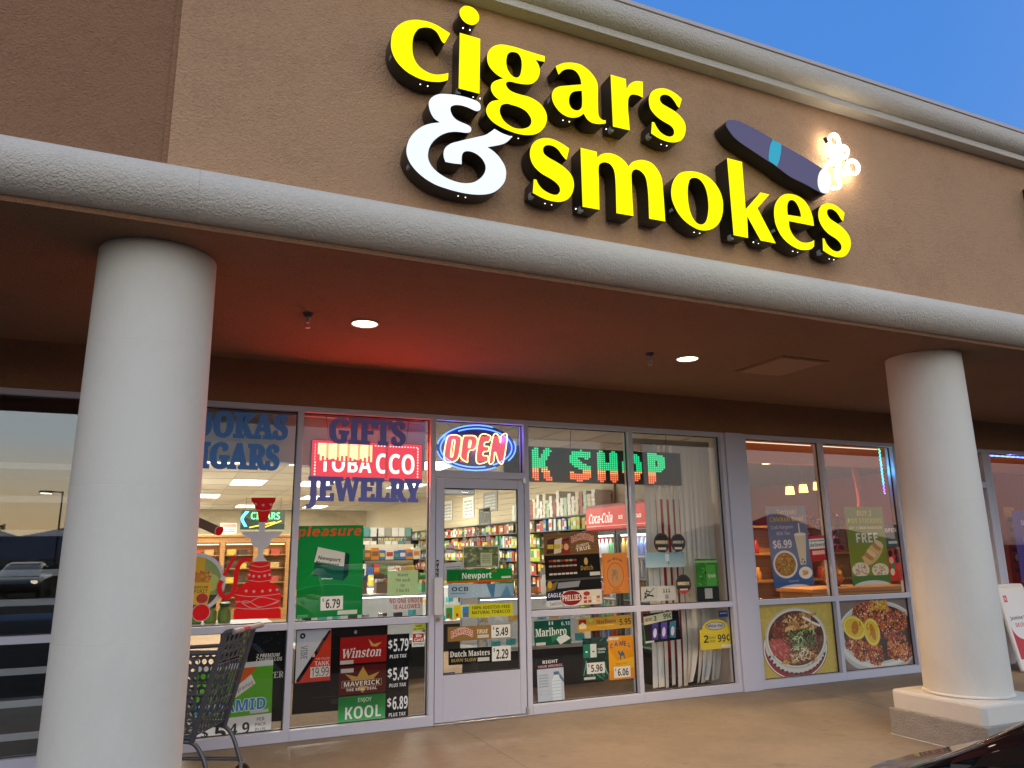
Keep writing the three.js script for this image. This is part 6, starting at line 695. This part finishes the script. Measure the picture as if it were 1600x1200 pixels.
    const lemon = (x, y, a, b, rot) => { ell(c, W * x, H * y, W * a, H * b, '#d8c81c', rot); ell(c, W * x, H * y, W * a * 0.9, H * b * 0.9, '#efe48a', rot); ell(c, W * x, H * y, W * a * 0.82, H * b * 0.82, '#e0bf18', rot); ell(c, W * (x + 0.01), H * y, W * a * 0.3, H * b * 0.6, '#c07a10', rot); }; lemon(0.22, 0.4, 0.16, 0.17, 0.3); lemon(0.46, 0.48, 0.11, 0.21, -0.25);
    for (let i = 0; i < 34; i++) { const x = W * rr(0.2, 0.95), y = H * rr(0.2, 0.85); stroke(c, [[x, y], [x + rr(-14, 14), y + rr(-24, 10)]], pick(['#e9d8c8', '#c23a24', '#7d9a3a', '#5a1810']), rr(3, 7)); }
  });
  poster2('food_poster', 'purple restaurant poster beyond the cream column', 'poster', [1580, 798], [1640, 800], [1600, 910], PZ, (c, W, H) => { rect(c, 0, 0, W, H, '#5a4a94'); T(c, 'Udon', W * 0.2, H * 0.2, H * 0.1, '#d9c9e8'); bowl(c, W * 0.55, H * 0.45, W * 0.34, ['#c9a05a', '#e0c080', '#8a5a2c', '#6f8a3a']); });
  poster2('food_poster', 'orange and red menu poster behind the restaurant door frame', 'poster', [1567, 792], [1584, 793], [1578, 925], PZ - 0.3, (c, W, H) => { rect(c, 0, 0, W, H, '#c8842a'); rect(c, 0, H * 0.45, W, H * 0.55, '#b8341c'); for (let i = 0; i < 6; i++) rect(c, W * 0.3, H * (0.12 + i * 0.12), W * 0.6, H * 0.05, '#6b2c12'); ell(c, W * 0.7, H * 0.6, W * 0.2, H * 0.04, '#e0dcd0'); });
  // sandwich board
  const sb = thing('sandwich_board', 'white plastic sandwich board sign with red lettering beside the restaurant door', 'sandwich board', [9.4, 0, 0.36]); const pl = std(lin(0.75, 0.75, 0.74), 0.45); sb.rotation.y = 0.12;
  for (const s of [1, -1]) { const p = mesh('board_panel', new RoundedBoxGeometry(0.62, 0.98, 0.04, 3, 0.018).translate(0, 0.5, 0), pl, sb); p.rotation.x = -s * 0.17; p.position.z = s * 0.19; p.position.y = 0.005; if (s > 0) mesh('printed_sheet', new THREE.PlaneGeometry(0.54, 0.76).translate(0, 0.52, 0.0215), std(0xffffff, 0.5, { map: canvas(324, 456, (c, W, H) => { rect(c, 0, 0, W, H, '#dfe1e6'); rect(c, W * 0.06, H * 0.05, W * 0.14, H * 0.1, '#c03040'); T(c, '%', W * 0.08, H * 0.13, H * 0.08, '#f3dada'); T(c, 'Jasmine Rice', W * 0.08, H * 0.42, H * 0.075, '#2a2c30', { w: W * 0.84 }); T(c, 'DELIVERY', W * 0.2, H * 0.53, H * 0.08, '#c02a3a', { w: W * 0.66 }); c.fillStyle = '#b82838'; c.beginPath(); c.moveTo(0, H * 0.52); c.quadraticCurveTo(W * 0.1, H * 0.8, W, H * 0.72); c.lineTo(W, H); c.lineTo(0, H); c.fill(); T(c, 'Order', W * 0.3, H * 0.86, H * 0.07, '#f3e6e6'); T(c, 'online', W * 0.3, H * 0.95, H * 0.08, '#f3e6e6'); }) }), p); }
  mesh('hinge_bar', rbox(-0.25, 0.945, -0.05, 0.25, 0.985, 0.05, 0.01), pl, sb);
}
// ---------- shopping cart by the column ----------
{
  const t = thing('shopping_cart', 'dark plastic shopping cart with a grey handle parked behind the column', 'shopping cart', [0.2, 0, 1.25]);
  t.rotation.y = Math.atan2(0.4, 0.21) - Math.PI / 2 + Math.PI / 2; // local x = across the cart, local -z = forward
  const pm = std(lin(0.07, 0.074, 0.086), 0.36), W = 0.45, L = 0.8; t.rotation.y = Math.atan2(0.4, 0.21);
  // local frame: x across (0 near .. W far), -z... the basket runs to +z here
  const P = (u, v, y) => V(u * W, y, -v * L), yb = 0.36, yt = 0.97;
  const holes = (w, h, nx, ny, round) => { const s = new THREE.Shape(); s.moveTo(0, 0); s.lineTo(w, 0); s.lineTo(w, h); s.lineTo(0, h); for (let i = 0; i < nx; i++) for (let j = 0; j < ny; j++) { const p = new THREE.Path(), cx = (i + 0.5 + (round && j % 2 ? 0.25 : -0.1) * (round ? 1 : 0)) * w / nx, cy = (j + 0.5) * h / ny; if (round) p.absarc(cx, cy, Math.min(w / nx, h / ny) * 0.4, 0, 6.2832, true); else { const a = w / nx * 0.34, b = h / ny * 0.43; p.moveTo(cx - a, cy - b); p.lineTo(cx - a, cy + b); p.lineTo(cx + a, cy + b); p.lineTo(cx + a, cy - b); } s.holes.push(p); } return new THREE.ExtrudeGeometry(s, { depth: 0.006, bevelEnabled: false, curveSegments: 5 }); };
  const put = (g, o, ux, uy) => { const n = ux.clone().cross(uy).normalize(); return g.applyMatrix4(new THREE.Matrix4().makeBasis(ux.clone().normalize(), n.clone().cross(ux).normalize(), n).setPosition(o)); };
  const lean = 0.2, rt = (u, y) => P(u, -lean * (y - yb) / (yt - yb), y);
  mesh('rear_gate', [put(holes(W - 0.04, 0.42, 9, 5, false), rt(0.045, yb + 0.02), V(1, 0, 0), rt(0, yt).sub(rt(0, yb))), put(holes(W - 0.04, 0.17, 6, 3, true), rt(0.045, yb + 0.44), V(1, 0, 0), rt(0, yt).sub(rt(0, yb)))], pm, t);
  for (const u of [0, 1]) mesh('gate_post', bar(rt(u, yb - 0.03), rt(u, yt), 0.019), pm, t);
  const front = (u, y) => P(0.08 + u * 0.84, 0.95 + 0.08 * (y - yb), y);
  for (const u of [0, 1]) { const o = P(u, 0, yb + 0.02), ux = front(u, yb).sub(P(u, 0, yb)); mesh('basket_side', [put(holes(0.78, 0.44, 17, 9, true), o, ux, V(0, 1, 0))], pm, t); mesh('basket_rim', bar(rt(u, yb + 0.5), front(u, yb + 0.46), 0.013), pm, t); mesh('basket_rim', bar(P(u, 0, yb), front(u, yb), 0.013), pm, t); mesh('basket_rim', bar(rt(u, yb + 0.25), front(u, yb + 0.24), 0.007), pm, t); }
  mesh('basket_front', put(holes(W * 0.84, 0.42, 9, 8, true), front(0, yb), V(1, 0, 0), V(0, 1, 0)), pm, t); mesh('basket_floor', put(holes(W - 0.02, 0.72, 9, 14, false), P(0.02, 0.01, yb), V(1, 0, 0), V(0, 0, -1)), pm, t);
  mesh('handle', bar(rt(-0.02, yt + 0.015).add(V(0, 0, 0.05)), rt(1.02, yt + 0.015).add(V(0, 0, 0.05)), 0.017, 14), std(lin(0.32, 0.3, 0.31), 0.4), t); for (const u of [0, 1]) mesh('handle_bracket', tube([rt(u, yt - 0.05), rt(u, yt), rt(u, yt + 0.015).add(V(0, 0, 0.03)), rt(u, yt + 0.015).add(V(0, 0, 0.05))], 0.019, 14), pm, t);
  mesh('handle_badge', bar(rt(0.3, yt + 0.015).add(V(0, 0, 0.05)), rt(0.5, yt + 0.015).add(V(0, 0, 0.05)), 0.019, 14), std(lin(0.35, 0.06, 0.08), 0.4), t);
  const leg = std(lin(0.12, 0.13, 0.15), 0.28, { metalness: 0.6 });
  for (const u of [0, 1]) { mesh('leg', tube([P(u, 0.1, yb - 0.02), P(u, 0, yb - 0.03), P(u, -0.08, yb - 0.1), P(u, -0.16, 0.1)], 0.014, 24), leg, t); mesh('leg', tube([P(u, 0.55, yb - 0.02), P(u, 0.5, yb - 0.1), P(u, 0.72, 0.16), P(u, 0.8, 0.1)], 0.014, 24), leg, t); mesh('lower_rail', bar(P(u, -0.14, 0.13), P(u, 0.78, 0.13), 0.012), leg, t);
    for (const v of [-0.17, 0.8]) { const c = P(u, v, 0.052); mesh('wheel', new THREE.CylinderGeometry(0.05, 0.05, 0.026, 20).rotateZ(Math.PI / 2).translate(c.x, c.y, c.z), M.black, t); mesh('caster_fork', [box(c.x - 0.02, 0.05, c.z - 0.01, c.x - 0.015, 0.12, c.z + 0.01), box(c.x + 0.015, 0.05, c.z - 0.01, c.x + 0.02, 0.12, c.z + 0.01), box(c.x - 0.02, 0.106, c.z - 0.014, c.x + 0.02, 0.112, c.z + 0.014)], M.steel, t); } }
}
// ---------- cars ----------
function loft(stations, seg = 28) {   // [z, y0, y1, half width, squareness]
  const pos = [], ring = ([z, y0, y1, w, e]) => Array.from({ length: seg }, (_, i) => { const a = i / seg * 2 * Math.PI, c = Math.cos(a), s = Math.sin(a); return [w * Math.sign(c) * Math.abs(c) ** e, (y0 + y1) / 2 + (y1 - y0) / 2 * Math.sign(s) * Math.abs(s) ** e, z]; }), R0 = stations.map(ring);
  for (let k = 1; k < R0.length; k++) for (let i = 0; i < seg; i++) { const j = (i + 1) % seg, [a, b, c, d] = [R0[k - 1][i], R0[k - 1][j], R0[k][j], R0[k][i]]; pos.push(...a, ...b, ...c, ...a, ...c, ...d); }
  for (const [r, flip] of [[R0[0], 1], [R0.at(-1), 0]]) for (let i = 1; i < seg - 1; i++) pos.push(...(flip ? [...r[0], ...r[i + 1], ...r[i]] : [...r[0], ...r[i], ...r[i + 1]]));
  const g = new THREE.BufferGeometry(); g.setAttribute('position', new THREE.Float32BufferAttribute(pos, 3)); return toCreasedNormals(g, 0.75);
}
function car(label, pos, turn, paint, lit) {   // rear bumper at local z = 0, nose at +4.4
  const t = thing('parked_car', label, 'car', pos, 'parked cars'); t.rotation.y = turn;
  const pm = phys(paint, 0.3, { clearcoat: 1, clearcoatRoughness: 0.03, metalness: 0.5 }), gl = phys(lin(0.008, 0.009, 0.01), 0.03, { clearcoat: 1, clearcoatRoughness: 0.02 });
  mesh('body', loft([[0, 0.42, 0.76, 0.6, 0.5], [0.06, 0.33, 0.86, 0.74, 0.45], [0.2, 0.27, 0.925, 0.83, 0.4], [0.5, 0.24, 0.95, 0.88, 0.36], [1.2, 0.22, 0.94, 0.9, 0.34], [2.4, 0.22, 0.92, 0.9, 0.34], [3.3, 0.22, 0.9, 0.89, 0.36], [3.9, 0.24, 0.84, 0.86, 0.4], [4.25, 0.28, 0.74, 0.76, 0.45], [4.42, 0.36, 0.62, 0.56, 0.5]], 36), pm, t);
  mesh('windows', loft([[0.32, 0.9, 0.935, 0.66, 0.5], [0.55, 0.86, 1.06, 0.7, 0.46], [0.95, 0.84, 1.3, 0.69, 0.42], [1.5, 0.84, 1.425, 0.67, 0.4], [2.2, 0.84, 1.42, 0.67, 0.4], [2.7, 0.84, 1.29, 0.69, 0.42], [3.25, 0.84, 1.0, 0.7, 0.5], [3.4, 0.84, 0.92, 0.6, 0.5]], 32), gl, t);
  mesh('roof', loft([[1.05, 1.345, 1.37, 0.5, 0.6], [1.3, 1.385, 1.425, 0.57, 0.55], [1.8, 1.4, 1.445, 0.58, 0.55], [2.3, 1.37, 1.42, 0.57, 0.55], [2.5, 1.34, 1.36, 0.5, 0.6]], 24), pm, t);
  for (const s of [-1, 1]) {
    const tl = mesh('tail_lamp', loft([[0, 0.66, 0.78, 0.1, 0.7], [0.12, 0.66, 0.85, 0.13, 0.7], [0.28, 0.72, 0.88, 0.09, 0.7]], 16), lit ? glow(lin(1, 0.04, 0.02), 6) : phys(lin(0.3, 0.02, 0.01), 0.1, { clearcoat: 1 }), t); tl.position.set(s * 0.66, 0.02, 0.05); tl.rotation.y = -s * 0.35;
    const hl = mesh('headlamp', loft([[0, 0.6, 0.7, 0.12, 0.7], [0.2, 0.58, 0.72, 0.14, 0.7], [0.3, 0.6, 0.68, 0.09, 0.7]], 16), lit ? glow(lin(1, 0.85, 0.6), 4) : phys(lin(0.5, 0.5, 0.5), 0.08, { clearcoat: 1 }), t); hl.position.set(s * 0.6, 0.02, 4.02); hl.rotation.y = s * 0.3;
    for (const z of [0.85, 3.5]) { const w = mesh('wheel', toCreasedNormals(new THREE.LatheGeometry([[0.19, -0.1], [0.3, -0.1], [0.325, -0.07], [0.325, 0.07], [0.3, 0.1], [0.19, 0.1]].map((v) => new THREE.Vector2(...v)), 32).rotateZ(Math.PI / 2), 0.5), M.black, t); w.position.set(s * 0.8, 0.325, z); mesh('rim', cyl(0.19, 0.19, 0.18, 0, -0.09, 0, 24).rotateZ(Math.PI / 2), M.steel, w); }
    const m = mesh('mirror', loft([[-0.06, 0.92, 1.02, 0.08, 0.7], [0.06, 0.93, 1.04, 0.1, 0.7], [0.12, 0.96, 1.0, 0.05, 0.7]], 14), pm, t); m.position.set(s * 0.96, 0, 2.85);
  }
  mesh('rear_bumper', loft([[-0.04, 0.42, 0.56, 0.62, 0.5], [0.06, 0.36, 0.6, 0.8, 0.45], [0.2, 0.34, 0.58, 0.86, 0.4]], 28), pm, t); mesh('number_plate', rbox(-0.15, 0.6, -0.02, 0.15, 0.74, 0.012, 0.004), M.white, t);
  return t;
}
car('dark olive car parked tail-in by the walkway kerb', [2.76, -0.16, 4.4], 0.04, lin(0.24, 0.245, 0.2));
car('black car with its lights on across the car park', [-5.6, -0.16, 33], Math.PI, lin(0.01, 0.01, 0.012), true);
car('dark blue car across the car park beside the car with lights on', [-16, -0.16, 31], 0, lin(0.012, 0.02, 0.06));
car('grey car far along the row across the car park', [14, -0.16, 29], 0, lin(0.06, 0.06, 0.065));
// ---------- car park lamps and far trees ----------
for (const [x, z, l] of [[-9.3, 70, 'tall car park lamp post with one lit head, mirrored in the dark window'], [26, 60, 'tall car park lamp post with one lit head on the restaurant side']]) {
  const t = thing('lamp_post', l, 'lamp post', [x, -0.16, z], 'car park lamp posts'); mesh('footing', cyl(0.3, 0.3, 0.7, 0, 0, 0), concrete, t); mesh('pole', cyl(0.1, 0.06, 6.6, 0, 0.7, 0, 12), M.dark, t); mesh('arm', bar(V(0, 7.2, 0), V(-0.8, 7.25, 0), 0.05), M.dark, t); mesh('lamp_head', rbox(-1.75, 7.1, -0.3, -0.75, 7.32, 0.3, 0.05), M.dark, t); mesh('lamp_lens', box(-1.65, 7.08, -0.24, -0.85, 7.098, 0.24), glow(lin(1, 0.95, 0.82), 30), t);
  const s = new THREE.SpotLight(lin(1, 0.93, 0.8), 25, 0, R(65), 0.8); s.position.set(-1.25, 7.05, 0); s.target.position.set(-1.25, 0, 0); s.castShadow = true; s.shadow.radius = 10; t.add(s, s.target);
}
{   // clipped hedge along the far side of the car park
  const t = thing('hedge', 'long dark clipped hedge along the far side of the car park', 'hedge', [0, -0.16, 38]), R7 = rng(91), lf = []; mesh('stems', Array.from({ length: 200 }, (_, i) => bar(V(-40 + i * 0.4, 0, 0), V(-40 + i * 0.4 + R7() - 0.5, 1.1, R7() - 0.5), 0.02, 5)), std(lin(0.1, 0.075, 0.05), 0.9), t);
  for (let i = 0; i < 16000; i++) lf.push(new THREE.PlaneGeometry(0.2, 0.11).rotateX(R7() * 6).rotateY(R7() * 6).translate(-40 + 80 * R7(), 0.1 + (1.25 + 0.25 * Math.sin(i)) * R7(), -0.5 + R7())); mesh('foliage', lf, std(lin(0.05, 0.075, 0.032), 0.9, { side: THREE.DoubleSide }), t);
}
{
  const R6 = rng(77), lm = std(lin(0.035, 0.05, 0.025), 0.9, { side: THREE.DoubleSide }), bk = std(lin(0.06, 0.045, 0.03), 0.9);
  for (const [x, z, h, l] of [[-22, 110, 6.5, 'small round tree at the far edge of the car park'], [-30, 125, 8.5, 'taller leaning tree at the far edge of the car park'], [60, 90, 7, 'bushy tree at the far side by the hills'], [75, 100, 6, 'low tree beside the bushy tree by the hills']]) {
    const t = thing('far_tree', l, 'tree', [x, -0.16, z], 'trees beyond the car park'), leaf = []; mesh('trunk', [cyl(0.18, 0.08, h * 0.6, 0, 0, 0, 8), bar(V(0, h * 0.4, 0), V(0.9, h * 0.75, 0.3), 0.06), bar(V(0, h * 0.45, 0), V(-0.8, h * 0.8, -0.2), 0.06), bar(V(0, h * 0.5, 0), V(0.1, h * 0.9, 0.6), 0.05)], bk, t);
    for (let i = 0; i < 700; i++) { const a = R6() * 6.28, b = Math.acos(2 * R6() - 1), r = (0.6 + 0.4 * R6()) * (1 + 0.3 * Math.sin(3 * a) * Math.sin(2 * b)); leaf.push(new THREE.PlaneGeometry(0.34, 0.2).rotateX(R6() * 6).rotateY(R6() * 6).translate(Math.cos(a) * Math.sin(b) * r * 1.7, h * 0.74 + Math.cos(b) * r * h * 0.27, Math.sin(a) * Math.sin(b) * r * 1.7)); } mesh('crown', leaf, lm, t);
  }
}
renderer.render(scene, camera);
